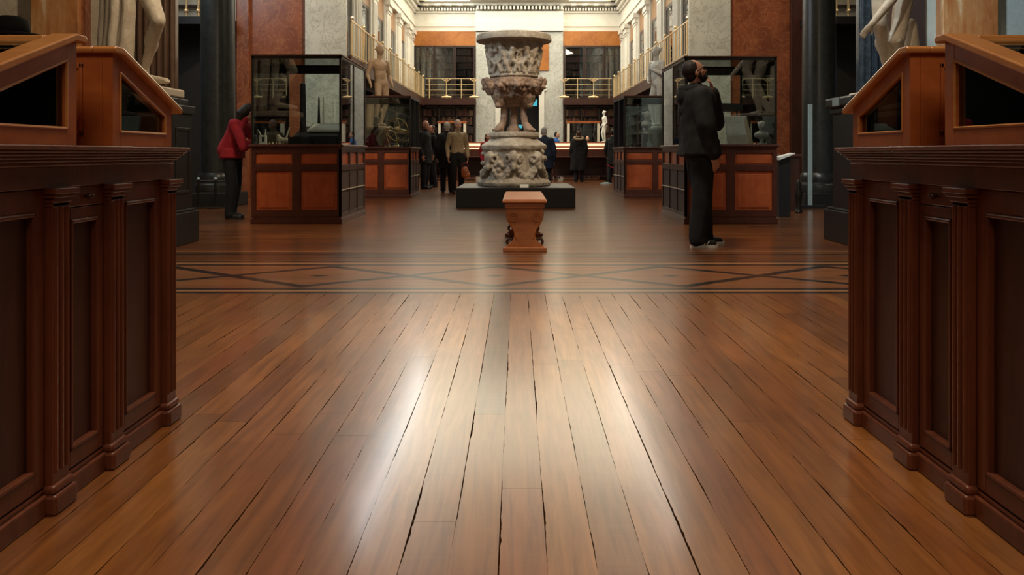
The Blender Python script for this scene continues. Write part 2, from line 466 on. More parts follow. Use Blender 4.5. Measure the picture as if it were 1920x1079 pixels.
    rough = t.math('ADD', .277, t.math('MULTIPLY', t.noise(g.outputs['Position'], 3.5, 3, .5), .04))
    ng = t.math('SUBTRACT', 1.0, gap)
    return t.bsdf(c, rough, normal=nb.outputs[0], **{'Specular IOR Level': t.math('MULTIPLY', ng, .5), 'Coat Weight': t.math('MULTIPLY', ng, .62),
                  'Coat Roughness': .15, 'Coat Normal': nb.outputs[0]})
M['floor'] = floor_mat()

# ================================================================== SETTING
GX = 3.95        # half width of far gallery
YN, YP0, YP1, YE = 9.2, 16.4, 17.2, 30.0
struct('floor', MB().box(-10, 10, -5, YE+1.5, -.2, 0), M['floor'])
struct('ceiling', MB().box(-10, 10, -5, YE+2, 7.9, 8.1), M['ceil'])
struct('wall_back', MB().box(-9, 9, -5.2, -5, 0, 7.9), M['dimwall'])
for s, nm in ((-1, 'left'), (1, 'right')):
    def bx(x0, x1, *r): return MB().box(min(s*x0, s*x1), max(s*x0, s*x1), *r)
    struct('wall_foreground_'+nm, bx(6.6, 6.8, -5, YN, 0, 7.9), M['dimwall'])
    struct('wall_crossing_'+nm, bx(9.0, 9.2, YN, YP0, 0, 7.9), M['dimwall'])
    # near pier faced with marble slabs
    struct('wall_pier_near_'+nm, MB().prism([(s*3.9, YN), (s*9.0, YN), (s*9.0, YN+.7), (s*4.25, YN+.7)], 'z', 0, 7.9), M['cream_marble'] if s < 0 else M['blue_marble'])
    # far pier
    struct('wall_pier_far_'+nm, bx(3.95, 5.75, YP0, YP1, 0, 7.9), M['red_wood'] if 0 else M['brown_marble'])
    struct('wall_crossing_far_'+nm, bx(5.75, 9.0, YP0+.3, YP0+.5, 0, 7.9), M['dimwall'])
    struct('wall_gallery_'+nm, bx(GX+.15, GX+.35, YP1, YE, 0, 7.9), M['cream'])
# near pier facings (left)
def slab(name, x0, x1, y, mat, z1=7.0, th=.06): struct(name, MB().box(x0, x1, y-th, y+.001, 0, z1), mat, bevel=.01)
Yn = YN
def X(px, Y): return (px-970)*Y/1500
slab('trim_1', X(57, Yn-.16), X(147, Yn-.16), Yn, M['alabaster'], th=.16)
slab('trim_2', X(147, Yn-.1), X(162, Yn-.1), Yn, M['brown_marble'], th=.1)
m = MB()
x0, x1 = X(262, Yn), X(336, Yn)-.01
m.box(x0, x1, Yn-.08, Yn, 0, 7)
k = 6
for i in range(k):
    xx = x0+(i+.5)*(x1-x0)/k
    m.cyl((xx, Yn-.085, 1.0), (xx, Yn-.085, 6.4), .026, seg=10)
struct('trim_3', m, M['fluted'], smooth=True)
# near pier facings (right)
slab('trim_4', X(1768, Yn-.16), X(1872, Yn-.16), Yn, M['alabaster'], th=.16)
slab('trim_5', X(1698, Yn), X(1732, Yn), Yn, M['dark_in'], th=.05)
m = MB()
x0, x1 = X(1603, Yn)+.01, X(1655, Yn)
m.box(x0, x1, Yn-.08, Yn, 0, 7)
for i in range(4):
    xx = x0+(i+.5)*(x1-x0)/4
    m.cyl((xx, Yn-.085, 1.0), (xx, Yn-.085, 6.4), .03, seg=10)
struct('trim_6', m, M['bluecol'], smooth=True)
slab('trim_7', X(1655, Yn), X(1698, Yn), Yn, M['fluted'], th=.03)
# far pier facings: grey marble pilaster next to gallery, thin edge
slab('trim_8', X(574, YP0), X(651, YP0), YP0, M['white_marble'], th=.1)
slab('trim_9', X(1290, YP0), X(1368, YP0), YP0, M['white_marble'], th=.1)
slab('trim_10', X(447, YP0), X(470, YP0), YP0, M['brown_marble'], th=.12)
slab('trim_11', X(1480, YP0), X(1505, YP0), YP0, M['panel_wood'], th=.12)

# ---- end wall
struct('wall_end', MB().box(-6, -1.9, YE, YE+.2, 0, 7.9).box(2.1, 6, YE, YE+.2, 0, 7.9).box(-1.9, 2.1, YE+.05, YE+.25, 4.0, 7.9)
       .box(-1.9, -.7, YE+.05, YE+.25, 0, 4).box(.85, 2.1, YE+.05, YE+.25, 0, 4), M['cream'])
def XE(px): return X(px, YE)
# marble piers either side of the central doorway
m = MB()
m.box(XE(893), XE(937), YE-.35, YE+.05, 0, 5.4).box(XE(1012), XE(1055), YE-.35, YE+.05, 0, 5.4).box(XE(937), XE(1012), YE-.35, YE+.05, 3.15, 5.4)
struct('trim_12', m, M['white_marble'], bevel=.01)
struct('trim_13', MB().box(XE(929), XE(939), YE-.42, YE-.3, 0, 3.2).box(XE(1010), XE(1020), YE-.42, YE-.3, 0, 3.2).box(XE(925), XE(1024), YE-.42, YE-.3, 3.2, 3.36), M['plaster'], bevel=.01)
struct('trim_14', MB().box(XE(940), XE(1028), YE-.4, YE-.34, 3.95, 5.25), M['orange_panel'], bevel=.01)
# room beyond the doorway
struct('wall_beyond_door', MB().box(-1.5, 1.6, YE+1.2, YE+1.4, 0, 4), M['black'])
# entablature, cornice and dentils
def entab(nm, fn):
    m = MB()
    for (a, z0, z1) in ((.12, 5.42, 5.62), (.16, 5.62, 5.78), (.10, 5.78, 6.12), (.17, 6.12, 6.2), (.34, 6.38, 6.5), (.5, 6.5, 6.64), (.58, 6.64, 6.74)):
        fn(m, a, z0, z1)
    return m
m = entab('e', lambda m, a, z0, z1: m.box(-GX, GX+.2, YE-a, YE+.02, z0, z1))
m.box(-1.55, 1.7, YE-.45, YE, 5.42, 5.8).box(-1.55, 1.7, YE-.42, YE, 5.8, 6.15).box(-1.75, 1.9, YE-.95, YE, 6.52, 6.78)
for i in range(75):
    xx = -3.9+i*.107; m.box(xx, xx+.06, YE-.27, YE, 6.2, 6.3)
for i in range(24):
    xx = -1.5+i*.135; m.box(xx, xx+.07, YE-.56, YE, 6.2, 6.32)
for i in range(20):
    xx = -3.9+i*.42; m.box(xx, xx+.2, YE-.42, YE, 6.36, 6.42)
struct('trim_15', m, M['plaster'])
struct('wall_upper_band_left', MB().box(-GX, XE(893), YE-.3, YE, 4.88, 5.42), M['orange_panel'])
struct('wall_upper_band_right', MB().box(XE(1055), GX+.15, YE-.3, YE, 4.88, 5.42), M['orange_panel'])
for s, nm in ((-1, 'left'), (1, 'right')):
    def e2(m, a, z0, z1): m.box(min(s*(GX-a), s*(GX+.2)), max(s*(GX-a), s*(GX+.2)), YP1-.6, YE, z0, z1)
    m = entab('e', e2)
    i = 0
    y = YP1-.5
    while y < YE:
        m.box(min(s*(GX-.27), s*GX), max(s*(GX-.27), s*GX), y, y+.06, 6.2, 6.3); y += .107
    struct('trim_%d' % (16 if s < 0 else 17), m, M['plaster'])
    # upper orange wall panels between pilasters
    m = MB().box(min(s*(GX-.0), s*(GX+.16)), max(s*GX, s*(GX+.16)), YP1-.6, YE, 4.78, 5.42)
    struct('wall_upper_panel_'+nm, m, M['tan_panel'])
    # white pilasters with capitals
    for n_, yc in enumerate((17.45, 19.5, 21.72, 23.95, 26.2, 28.35, 29.55)):
        m = MB()
        hw = .30 if n_ < 6 else .2
        m.box(min(s*(GX-.05), s*(GX+.15)), max(s*(GX-.05), s*(GX+.15)), yc-hw-.12, yc+hw+.12, 2.9, 5.42)
        m.box(min(s*(GX-.11), s*(GX-.04)), max(s*(GX-.11), s*(GX-.04)), yc-hw, yc+hw, 2.9, 5.05)
        for j in range(4):
            yy = yc-hw*.75+j*hw*.5
            m.cyl((s*(GX-.11), yy, 3.15), (s*(GX-.11), yy, 4.95), .018, seg=8)
        for (e, z0, z1) in ((.02, 5.05, 5.12), (.05, 5.12, 5.28), (.1, 5.28, 5.42), (.05, 2.9, 3.06)):
            m.box(min(s*(GX-.11-e), s*GX), max(s*(GX-.11-e), s*GX), yc-hw-e, yc+hw+e, z0, z1)
        struct('trim_%d' % (20+n_+(10 if s > 0 else 0)), m, M['plaster'], smooth=True)
    # balcony floor and fascia
    xb = -3.42 if s < 0 else 3.52
    m = MB().box(min(xb, s*(GX+.15)), max(xb, s*(GX+.15)), YP1-.8, YE, 2.72, 2.86)
    m.box(min(xb-s*.02, xb+s*.05), max(xb-s*.02, xb+s*.05), YP1-.8, YE, 2.62, 2.9)
    struct('balcony_floor_'+nm, m, M['panel_wood'])
struct('balcony_floor_end_left', MB().box(-3.5, XE(893)+.02, YE-.75, YE, 2.72, 2.86).box(-3.5, XE(893)+.02, YE-.8, YE-.74, 2.66, 2.9), M['panel_wood'])
struct('balcony_floor_end_right', MB().box(XE(1055)-.02, 3.6, YE-.75, YE, 2.72, 2.86).box(XE(1055)-.02, 3.6, YE-.8, YE-.74, 2.66, 2.9), M['panel_wood'])
# crossing side balconies (seen at the top left and right behind the columns)
for s, nm in ((-1, 'left'), (1, 'right')):
    m = MB().box(min(s*5.75, s*9), max(s*5.75, s*9), YP0-.6, YP0+.3, 3.45, 3.6)
    struct('balcony_crossing_'+nm, m, M['black'])
    m = MB().box(min(s*5.8, s*8.9), max(s*5.8, s*8.9), YP0+.1, YP0+.3, 3.6, 6.5)
    struct('trim_%d' % (40 if s < 0 else 41), m, M['cream'])
    r = thing('balcony_railing', 'gilded railing of the high balcony beyond the %s dark column' % nm, 'railing', (s*7.3, YP0-.5, 3.6))
    obj('handrail', MB().box(s*7.3-1.5, s*7.3+1.5, YP0-.53, YP0-.48, 4.5, 4.55), M['gold'], r)
    for i in range(13):
        xx = s*7.3-1.44+i*.24
        obj('baluster', MB().cyl((xx, YP0-.5, 3.6), (xx, YP0-.5, 4.5), .03, .016, 8).ell((xx, YP0-.5, 3.72), .05, seg=8, rings=6), M['gold'], r, smooth=True)
    b = thing('bookcase', 'dark upper bookcase behind the high balcony railing at the %s of the crossing' % nm, 'bookcase', (s*7.3, YP0+.05, 3.6))
    obj('carcass', MB().frame(s*7.3-1.3, s*7.3+1.3, 3.6, 6.0, .08, YP0-.1, YP0+.1).box(s*7.3-.04, s*7.3+.04, YP0-.1, YP0+.1, 3.6, 6), M['shelf_wood'], b)
    for i in range(5):
        obj('shelf', MB().box(s*7.3-1.25, s*7.3+1.25, YP0-.08, YP0+.09, 3.9+i*.4, 3.93+i*.4), M['shelf_wood'], b)
    area('bookcase_lamp', (s*7.3, YP0-1.2, 6.6), (s*7.3, YP0, 4.4), 1.6, .3, 30, WARM)

# dark granite columns of the crossing
def column(px0, px1, Y, label, mat):
    x0, x1 = X(px0, Y), X(px1, Y); xc = (x0+x1)/2; r = (x1-x0)/2
    t = thing('granite_column', label, 'column', (xc, Y, 0))
    obj('plinth', MB().box(xc-r*1.35, xc+r*1.35, Y-r*1.35, Y+r*1.35, 0, .22), M['black'], t, bevel=.01)
    obj('column_base', MB().lathe([(r*1.3, .22), (r*1.34, .28), (r*1.3, .36), (r*1.1, .4), (r*1.16, .46), (r*1.1, .52), (r*1.02, .56)], (xc, Y, 0), 40), mat, t, smooth=True)
    obj('shaft', MB().lathe([(r, .56), (r*1.0, 2.2), (r*.96, 4.2), (r*.88, 6.4), (r*.92, 6.45)], (xc, Y, 0), 48), mat, t, smooth=True)
    obj('capital', MB().lathe([(r*.9, 6.45), (r*1.0, 6.7), (r*.98, 6.9), (r*1.25, 7.2), (r*1.4, 7.5), (r*1.4, 7.9)], (xc, Y, 0), 40, 16, .12), M['plaster'], t, smooth=True)
column(377, 440, 13.8, 'dark polished stone column left of the red-brown marble pier', M['granite'])
column(1505, 1566, 13.8, 'dark polished stone column right of the red-brown marble pier', M['granite'])

# ================================================================== RAILINGS of the far gallery
def side_rail(s, xb, label):
    r = thing('balcony_railing', label, 'railing', (xb, 22.5, 2.9))
    obj('handrail', MB().box(xb-.012, xb+.012, YP1-.8, YE-.8, 3.60, 3.625), M['gold'], r)
    obj('bottom_rail', MB().box(xb-.01, xb+.01, YP1-.8, YE-.8, 2.93, 2.95), M['gold'], r)
    n = 42
    for i in range(n):
        y = YP1-.75+i*(YE-.85-YP1+.75)/(n-1)
        m = MB().cyl((xb, y, 2.9), (xb, y, 3.61), .013, .010, 6)
        if i % 4 == 0: m.ell((xb, y, 3.68), .04, seg=8, rings=6).box(xb-.02, xb+.02, y-.02, y+.02, 2.9, 3.6)
        obj('baluster', m, M['gold'], r)
side_rail(-1, -3.40, 'long gilded balustrade along the left side gallery')
side_rail(1, 3.50, 'long gilded balustrade along the right side gallery')
def end_rail(x0, x1, lamp_px, post_px, label):
    y = YE-.77
    r = thing('balcony_railing', label, 'railing', ((x0+x1)/2, y, 2.9))
    obj('handrail', MB().box(x0, x1, y-.012, y+.012, 3.605, 3.625), M['gold'], r)
    for z in (3.02, 3.2, 3.4): obj('rail', MB().cyl((x0, y, z), (x1, y, z), .007, seg=6), M['gold'], r)
    for px in post_px:
        x = X(px, y)
        obj('post', MB().cyl((x, y, 2.9), (x, y, 3.63), .02, .014, 8), M['gold'], r, smooth=True)
    for px in lamp_px:
        x = X(px, y)
        m = MB().cyl((x, y, 2.9), (x, y, 3.5), .02, .015, 8).cyl((x, y, 3.45), (x, y, 3.6), .018, .06, 10)
        m.cyl((x, y, 3.5), (x-.15, y, 3.6), .012, .018, 8).cyl((x, y, 3.5), (x+.15, y, 3.6), .012, .018, 8)
        m.ell((x, y, 2.95), (.13, .03, .05), seg=12, rings=8).ell((x-.13, y, 2.94), (.07, .03, .04), seg=10, rings=6).ell((x+.13, y, 2.94), (.07, .03, .04), seg=10, rings=6)
        obj('scrolled_post', m, M['gold'], r, smooth=True)
end_rail(-3.35, XE(893), (837, 889), (805, 865), 'gilded railing of the end balcony left of the central doorway')
end_rail(XE(1056), 3.45, (1058, 1113), (1083, 1142), 'gilded railing of the end balcony right of the central doorway')

# ================================================================== BOOKCASES
books = []   # (x, y, z, w, d, h, facing, shelf)
BOOKM = [plain('book_leather', c, .5) for c in ((.09, .022, .013), (.05, .02, .012), (.12, .05, .022), (.03, .02, .016), (.07, .012, .012), (.16, .09, .045))]
def end_bookcase(x0, x1, z0, z1, rows, bays, label, shelfname, doors=True):
    y1 = YE-.02; y0 = YE-.36
    t = thing('bookcase', label, 'bookcase', ((x0+x1)/2, y0, z0))
    m = MB().frame(x0, x1, z0, z1, .07, y0, y1).box(x0, x1, y1-.02, y1, z0, z1)
    obj('carcass', m, M['shelf_wood'], t)
    bw = (x1-x0-.07)/bays
    for i in range(1, bays):
        xx = x0+.035+i*bw
        obj('upright', MB().box(xx-.025, xx+.025, y0, y1, z0, z1), M['shelf_wood'], t)
    rh = (z1-z0-.14)/rows
    for i in range(rows):
        zz = z0+.07+i*rh
        if i: obj('shelf', MB().box(x0+.05, x1-.05, y0+.03, y1, zz-.022, zz), M['shelf_wood'], t)
        xx = x0+.09
        while xx < x1-.15:
            wd = random.uniform(.045, .1)
            near_up = any(abs(xx+wd/2-(x0+.035+k*bw)) < wd/2+.035 for k in range(1, bays))
            if not near_up and random.random() < .93:
                books.append((xx+wd/2, y0+.05, zz+.002, wd*.94, .2, rh*random.uniform(.62, .88), shelfname, i))
            xx += wd
    if doors:
        for i in range(bays):
            xa = x0+.035+i*bw; g = MB().box(xa+.05, xa+bw-.05, y0-.03, y0-.02, z0+.08, z1-.08)
            d = obj('door', MB().frame(xa+.01, xa+bw-.01, z0+.03, z1-.03, .045, y0-.04, y0-.005), M['shelf_wood'], t)
            obj('glass_pane', g, M['shelf_glass'], d)
    return t
end_bookcase(-3.85, XE(893)+.0, 2.9, 4.88, 7, 3, 'tall dark glazed bookcase behind the end balcony, left of the doorway', 'upper left')
end_bookcase(XE(1055), 4.0, 2.9, 4.88, 7, 3, 'tall dark glazed bookcase behind the end balcony, right of the doorway', 'upper right')
end_bookcase(-3.6, XE(893), 0.0, 2.66, 8, 3, 'dark floor-standing bookcase under the end balcony, left of the doorway', 'lower left', False)
end_bookcase(XE(1055), 3.7, 0.0, 2.66, 8, 3, 'dark floor-standing bookcase under the end balcony, right of the doorway', 'lower right', False)
# side bookcases under and over the side balconies
for s, nm in ((-1, 'left'), (1, 'right')):
    xa, xb = s*(GX-.12), s*(GX+.15)
    t = thing('bookcase', 'long dark bookcase along the wall under the %s side balcony' % nm, 'bookcase', (s*GX, 23.6, 0))
    m = MB().box(min(xa, xb), max(xa, xb), YP1, YE-.4, 0, .5).box(min(xa, xb), max(xa, xb), YP1, YE-.4, 2.5, 2.7)
    m.box(min(s*(GX+.1), xb), max(s*(GX+.1), xb), YP1, YE-.4, .5, 2.5)
    obj('carcass', m, M['shelf_wood'], t)
    for i in range(7):
        yy = YP1+.06+i*2.03
        obj('upright', MB().box(min(xa, xb), max(xa, xb), yy-.06, yy+.06, .5, 2.5), M['shelf_wood'], t)
    for i in range(1, 6):
        obj('shelf', MB().box(min(xa, xb), max(xa, xb), YP1, YE-.4, .5+i*.34, .525+i*.34), M['shelf_wood'], t)
    for n_, yc in enumerate((18.5, 20.62, 22.84, 25.08, 27.28)):
        ord_ = ('first', 'second', 'third', 'fourth', 'fifth')[n_]
        t = thing('wall_bookcase', 'narrow glazed bookcase between white pilasters on the %s side gallery, %s from the near pier' % (nm, ord_), 'bookcase', (s*GX, yc, 2.9))
        obj('carcass', MB().box(min(s*(GX+.1), s*(GX+.15)), max(s*(GX+.1), s*(GX+.15)), yc-.66, yc+.66, 2.9, 4.78)
            .frame(yc-.66, yc+.66, 2.9, 4.78, .09, min(s*(GX-.0), s*(GX+.1)), max(s*(GX-.0), s*(GX+.1)), 'x'), M['shelf_wood'], t)
        for i in range(1, 6):
            obj('shelf', MB().box(min(s*(GX-.0), s*(GX+.1)), max(s*(GX+.02), s*(GX+.1)), yc-.58, yc+.58, 2.9+i*.31, 2.92+i*.31), M['base_wood'], t)
        obj('glass_pane', MB().box(min(s*(GX+.005), s*(GX+.012)), max(s*(GX+.005), s*(GX+.012)), yc-.57, yc+.57, 3.0, 4.69), M['shelf_glass'], t)

# books
me_book = {}
def unit_book(mat):
    m = MB().box(-.5, .5, 0, 1, 0, 1)
    m.box(-.53, .53, -.02, .1, .18, .21).box(-.53, .53, -.02, .1, .78, .81)
    me = bpy.data.meshes.new('book'); bmesh.ops.recalc_face_normals(m.b, faces=m.b.faces); m.b.to_mesh(me); m.b.free(); me.materials.append(mat)
    return me
bms = [unit_book(mt) for mt in BOOKM]
vis = [b for b in books if b[2] > 1.9 or b[6].startswith('upper')]
random.shuffle(books)
def bscore(b):
    px = 970+b[0]*1500/b[1]; py = 287-(b[2]-.9)*1500/b[1]
    hidden = (b[6].startswith('lower') and b[2] < 1.1) or px < 797 and b[6].startswith('lower') or px > 1150 and b[6].startswith('lower')
    return (0 if hidden else 1)*b[3]*b[5] + (0.002 if b[6].startswith('lower') and not hidden else 0)
books.sort(key=bscore, reverse=True)
SH = {'upper left': 'the balcony bookcase left of the doorway', 'upper right': 'the balcony bookcase right of the doorway',
      'lower left': 'the floor bookcase left of the doorway', 'lower right': 'the floor bookcase right of the doorway'}
for b in books[:300]:
    ci = random.randrange(6); o = bpy.data.objects.new('book', bms[ci]); COL.objects.link(o)
    o.location = (b[0], b[1], b[2]); o.scale = (b[3], b[4], b[5])
    od = ('bottom', 'second', 'third', 'fourth', 'fifth', 'sixth', 'seventh', 'eighth')[b[7]]
    tag(o, '%s leather book on the %s shelf of %s' % (('red-brown', 'dark brown', 'tan-brown', 'near-black', 'maroon', 'ochre')[ci], od, SH[b[6]]), 'book', '%s books on the %s shelf of %s' % (('red-brown', 'dark brown', 'tan-brown', 'near-black', 'maroon', 'ochre')[ci], od, SH[b[6]]))
m = MB()
for b in books[300:]:
    m.box(b[0]-b[3]/2, b[0]+b[3]/2, b[1], b[1]+b[4], b[2], b[2]+b[5])
o = obj('books', m, BOOKM[1]); tag(o, 'remaining rows of old leather-bound books filling the end bookcases', 'books', kind='stuff')

# ================================================================== PEOPLE
def R3(e): return Euler(e, 'XYZ').to_matrix()
def hand_prims(m, wrist, d, palm_n, side, curl=.35, scale=1.0):
    """d: forearm direction, palm_n: palm normal, side=+1/-1 thumb side"""
    d = Vector(d).normalized(); n = Vector(palm_n); n = (n-d*n.dot(d)).normalized(); u = d.cross(n)*side
    wv = Vector(wrist); s = scale
    rot = Matrix((d, u, n)).transposed()
    m.ell(wv+d*.045*s, (.052*s, .040*s, .016*s), rot, 12, 8)
    lens = (.062, .072, .078, .070)
    for i in range(4):
        base = wv+d*(.082*s)+u*((i-1.5)*.0195*s)
        L = lens[3-i if side > 0 else 3-i]*s
        a = d; p = base; ang = curl*(.5+.15*i)
        pts = [p]
        for k in range(3):
            a = (d*math.cos(ang*(k+1))+n*math.sin(ang*(k+1))).normalized()
            p = p+a*L*(.42, .32, .26)[k]; pts.append(p)
        m.chain(pts, [.0095*s, .009*s, .008*s, .0068*s], 8)
    tb = wv+d*.02*s+u*.03*s
    t1 = tb+(d*.6+u*.75+n*.2).normalized()*.036*s
    t2 = t1+(d*.9+u*.25+n*.3).normalized()*.028*s
    m.chain([tb, t1, t2], [.013*s, .011*s, .0085*s], 8)
def person(label, loc, rz, h=1.72, lean=0, head=(0, 0), arms=None, clothes='jacket', top='black_cloth', legs='dark_cloth', skin='skin2',
           hair='hair_dark', hairlen=0, step=.10, shoes='black', bulk=1.0, legb=1.0, full=True, voxel=.009, extras=None, legpose=None, jacket_len=.12, beard=False, collar=True):
    """local frame: facing +x, left is +y"""
    t = thing('person', label, 'person', loc, rz=rz)
    k = h/1.75
    hipz = .92
    Lm = Matrix.Translation((0, 0, hipz)) @ Matrix.Rotation(math.radians(lean), 4, 'Y') @ Matrix.Translation((0, 0, -hipz))
    off = Vector((-.0035*abs(lean), 0, 0))
    def U(p): return (Lm @ Vector(p)) + off
    neck = U((-.01, 0, 1.46)); hc0 = Vector((.025, 0, 1.635))
    hr = R3((0, 0, math.radians(head[0]))) @ R3((0, math.radians(head[1]+lean*.8), 0))
    piv = U((-.005, 0, 1.53)); hc = piv+hr @ Vector((.03, 0, .105))
    def Hd(p): return hc+hr @ Vector(p)
    A = {'R': [U((-.01, -.175, 1.40)), U((-.04, -.235, 1.12)), U((.05, -.235, .88))], 'L': [U((-.01, .175, 1.40)), U((-.04, .235, 1.12)), U((.05, .235, .88))]}
    if arms:
        for kk, (e, wv) in arms.items(): A[kk][1] = Vector(e); A[kk][2] = Vector(wv)
    LP = {'R': [Vector((0, -.09, .90)), Vector((.02+step*.5, -.1, .50)), Vector((step*.9-.03, -.10, .09))],
          'L': [Vector((0, .09, .90)), Vector((.02-step*.4, .1, .50)), Vector((-step*.9-.03, .10, .09))]}
    if legpose: LP.update(legpose)
    # ---- body
    m = MB()
    m.ell(Hd((0, 0, .02)), (.097, .076, .102), hr); m.ell(Hd((.03, 0, -.045)), (.062, .056, .068), hr)
    m.ell(Hd((.066, 0, -.088)), (.024, .026, .02), hr); m.cap(Hd((.088, 0, .012)), Hd((.108, 0, -.028)), .010, .015, 8)
    m.ell(Hd((.080, 0, -.055)), (.020, .028, .012), hr); m.ell(Hd((.082, 0, .028)), (.016, .048, .010), hr)
    for sg in (-1, 1):
        m.ell(Hd((-.005, sg*.078, -.012)), (.020, .009, .031), hr); m.ell(Hd((.06, sg*.04, -.03)), (.03, .025, .03), hr)
    m.cap(neck, Hd((-.025, 0, -.06)), .056, .052)
    m.ell(U((0, 0, 1.30)), (.10, .155, .17)); m.ell(U((0, 0, 1.08)), (.09, .13, .16)); m.ell((0, 0, .94), (.10, .15, .12))
    m.cap(U((-.01, -.15, 1.41)), U((-.01, .15, 1.41)), .05)
    for sg, kk in ((-1, 'R'), (1, 'L')):
        s_, e_, w_ = A[kk]
        m.chain([s_, e_, w_], [.05, .040, .027]); fd = w_-e_
        pn = Vector((0, -sg, 0)) if abs(fd.normalized().y) < .8 else Vector((0, 0, 1))
        if arms and kk in arms and fd.z > 0: pn = Vector((-1, 0, 0)) if abs(fd.normalized().x) < .8 else Vector((0, 0, 1))
        hand_prims(m, w_+fd.normalized()*.012, fd, pn, (1 if fd.z < 0 else -1)*(1 if kk == 'R' else -1), .4)
        a, b_, c_ = LP[kk]
        m.chain([a, b_, c_], [.075, .05, .036]); m.cap(c_+Vector((0, 0, -.03)), c_+Vector((.14, 0, -.055)), .035, .028)
    me = fuse(m, voxel, 3); me.transform(Matrix.Scale(k, 4)); objm('body', me, M[skin], t, 0, 'all', world=False)
    def put(name, mb, mat, vx=None, folds=0, fs=9, it=4, fst=.6):
        me = fuse(mb, vx or voxel, it, folds, fs, fst); me.transform(Matrix.Scale(k, 4))
        return objm(name, me, M[mat], t, 0, 'all', world=False)
    # ---- hair
    if hair:
        m = MB().ell(Hd((-.020, 0, .032)), (.091, .083, .097), hr).ell(Hd((-.05, 0, -.02)), (.052, .073, .06), hr)
        if hairlen: m.chain([Hd((-.05, 0, 0)), Hd((-.085, 0, -.09)), Hd((-.07, 0, -.1-hairlen))], [.085, .075, .05])
        put('hair', m, hair, .01, .004, 30)
    if beard:
        m = MB().ell(Hd((.050, 0, -.075)), (.056, .060, .046), hr).ell(Hd((.088, 0, -.046)), (.016, .030, .007), hr).ell(Hd((.015, -.066, -.045)), (.02, .012, .04), hr).ell(Hd((.015, .066, -.045)), (.02, .012, .04), hr)
        put('beard', m, 'hair_dark', .006, .003, 40)
    for sg in (-1, 1):
        m = MB().ell(Hd((.086, sg*.031, .006)), (.010, .013, .008), hr, 10, 8)
        b = m.b; me = bpy.data.meshes.new('eye'); b.to_mesh(me); b.free(); me.transform(Matrix.Scale(k, 4))
        objm('eye', me, M['lens'], t, 0, 'all', world=False)
    # ---- top
    q = bulk
    m = MB()
    m.ell(U((0, 0, 1.30)), (.125*q, .17*q, .16)); m.cap(U((0, -.145, 1.40)), U((0, .145, 1.40)), .064*q)
    for sg in (-1, 1):
        m.chain([U((0, sg*.06*q, 1.36)), U((0, sg*.055*q, 1.15)), U((0, sg*.06*q, .99))], [.115*q, .112*q, .118*q])
    m.cap(U((0, -.03, 1.2)), U((0, .03, 1.0)), .12*q); m.cap(U((-.015, 0, 1.42)), U((-.005, 0, 1.49)), .085, .075)
    if clothes in ('jacket', 'coat', 'parka'):
        zl = .95-jacket_len
        for sg in (-1, 0, 1):
            m.cyl((0, sg*.062*q, 1.0), (0, sg*.068*q, zl), .122*q, .135*q, 20)
    for kk in ('R', 'L'):
        s_, e_, w_ = A[kk]; w2 = e_+(w_-e_)*.97
        m.chain([s_, e_, w2], [.072*q, .062*q, .048*q])
    if clothes == 'parka':
        pass
    tp = put({'jacket': 'jacket', 'coat': 'coat', 'parka': 'parka', 'sweater': 'sweater'}[clothes], m, top, .012, .010 if clothes != 'sweater' else .005, 7)
    # ---- trousers
    m = MB().ell((0, 0, .95), (.115, .165, .12)).ell((0, 0, .86), (.11*legb, .15*legb, .09))
    for kk in ('R', 'L'):
        a, b_, c_ = LP[kk]
        m.chain([a, b_, c_+Vector((0, 0, .0))], [.10*legb, .080*legb, .068*legb]); m.cyl(c_+Vector((0, 0, .02)), c_+Vector((.012, 0, -.05)), .068*legb, .070*legb)
    put('trousers', m, legs, .012, .006, 8)
    for kk in ('R', 'L'):
        c_ = LP[kk][2]; g = c_.z-.09
        m = MB().cap(c_+Vector((-.02, 0, -.045)), c_+Vector((.15, 0, -.055)), .046, .034).ell(c_+Vector((0, 0, -.02)), (.055, .045, .045))
        sh = put('shoe', m, shoes, .008, 0, 8, 2)
        sl = []
        m2 = MB()
        for i in range(20):
            a_ = 2*PI*i/20; ca, sa = math.cos(a_), math.sin(a_)
            sl.append((c_.x+.065+.135*ca, c_.y+(.042 if ca > 0 else .040)*sa))
        m2.prism(sl, 'z', g, g+.026)
        b = m2.b; bmesh.ops.recalc_face_normals(b, faces=b.faces); me = bpy.data.meshes.new('sole'); b.to_mesh(me); b.free(); me.transform(Matrix.Scale(k, 4))
        objm('sole', me, M['white_rubber'] if shoes == 'black' and full else M['black'], sh, 0, False, world=False)
    if extras: extras(t, k, Hd, hr, U, LP, A, put)
    return t

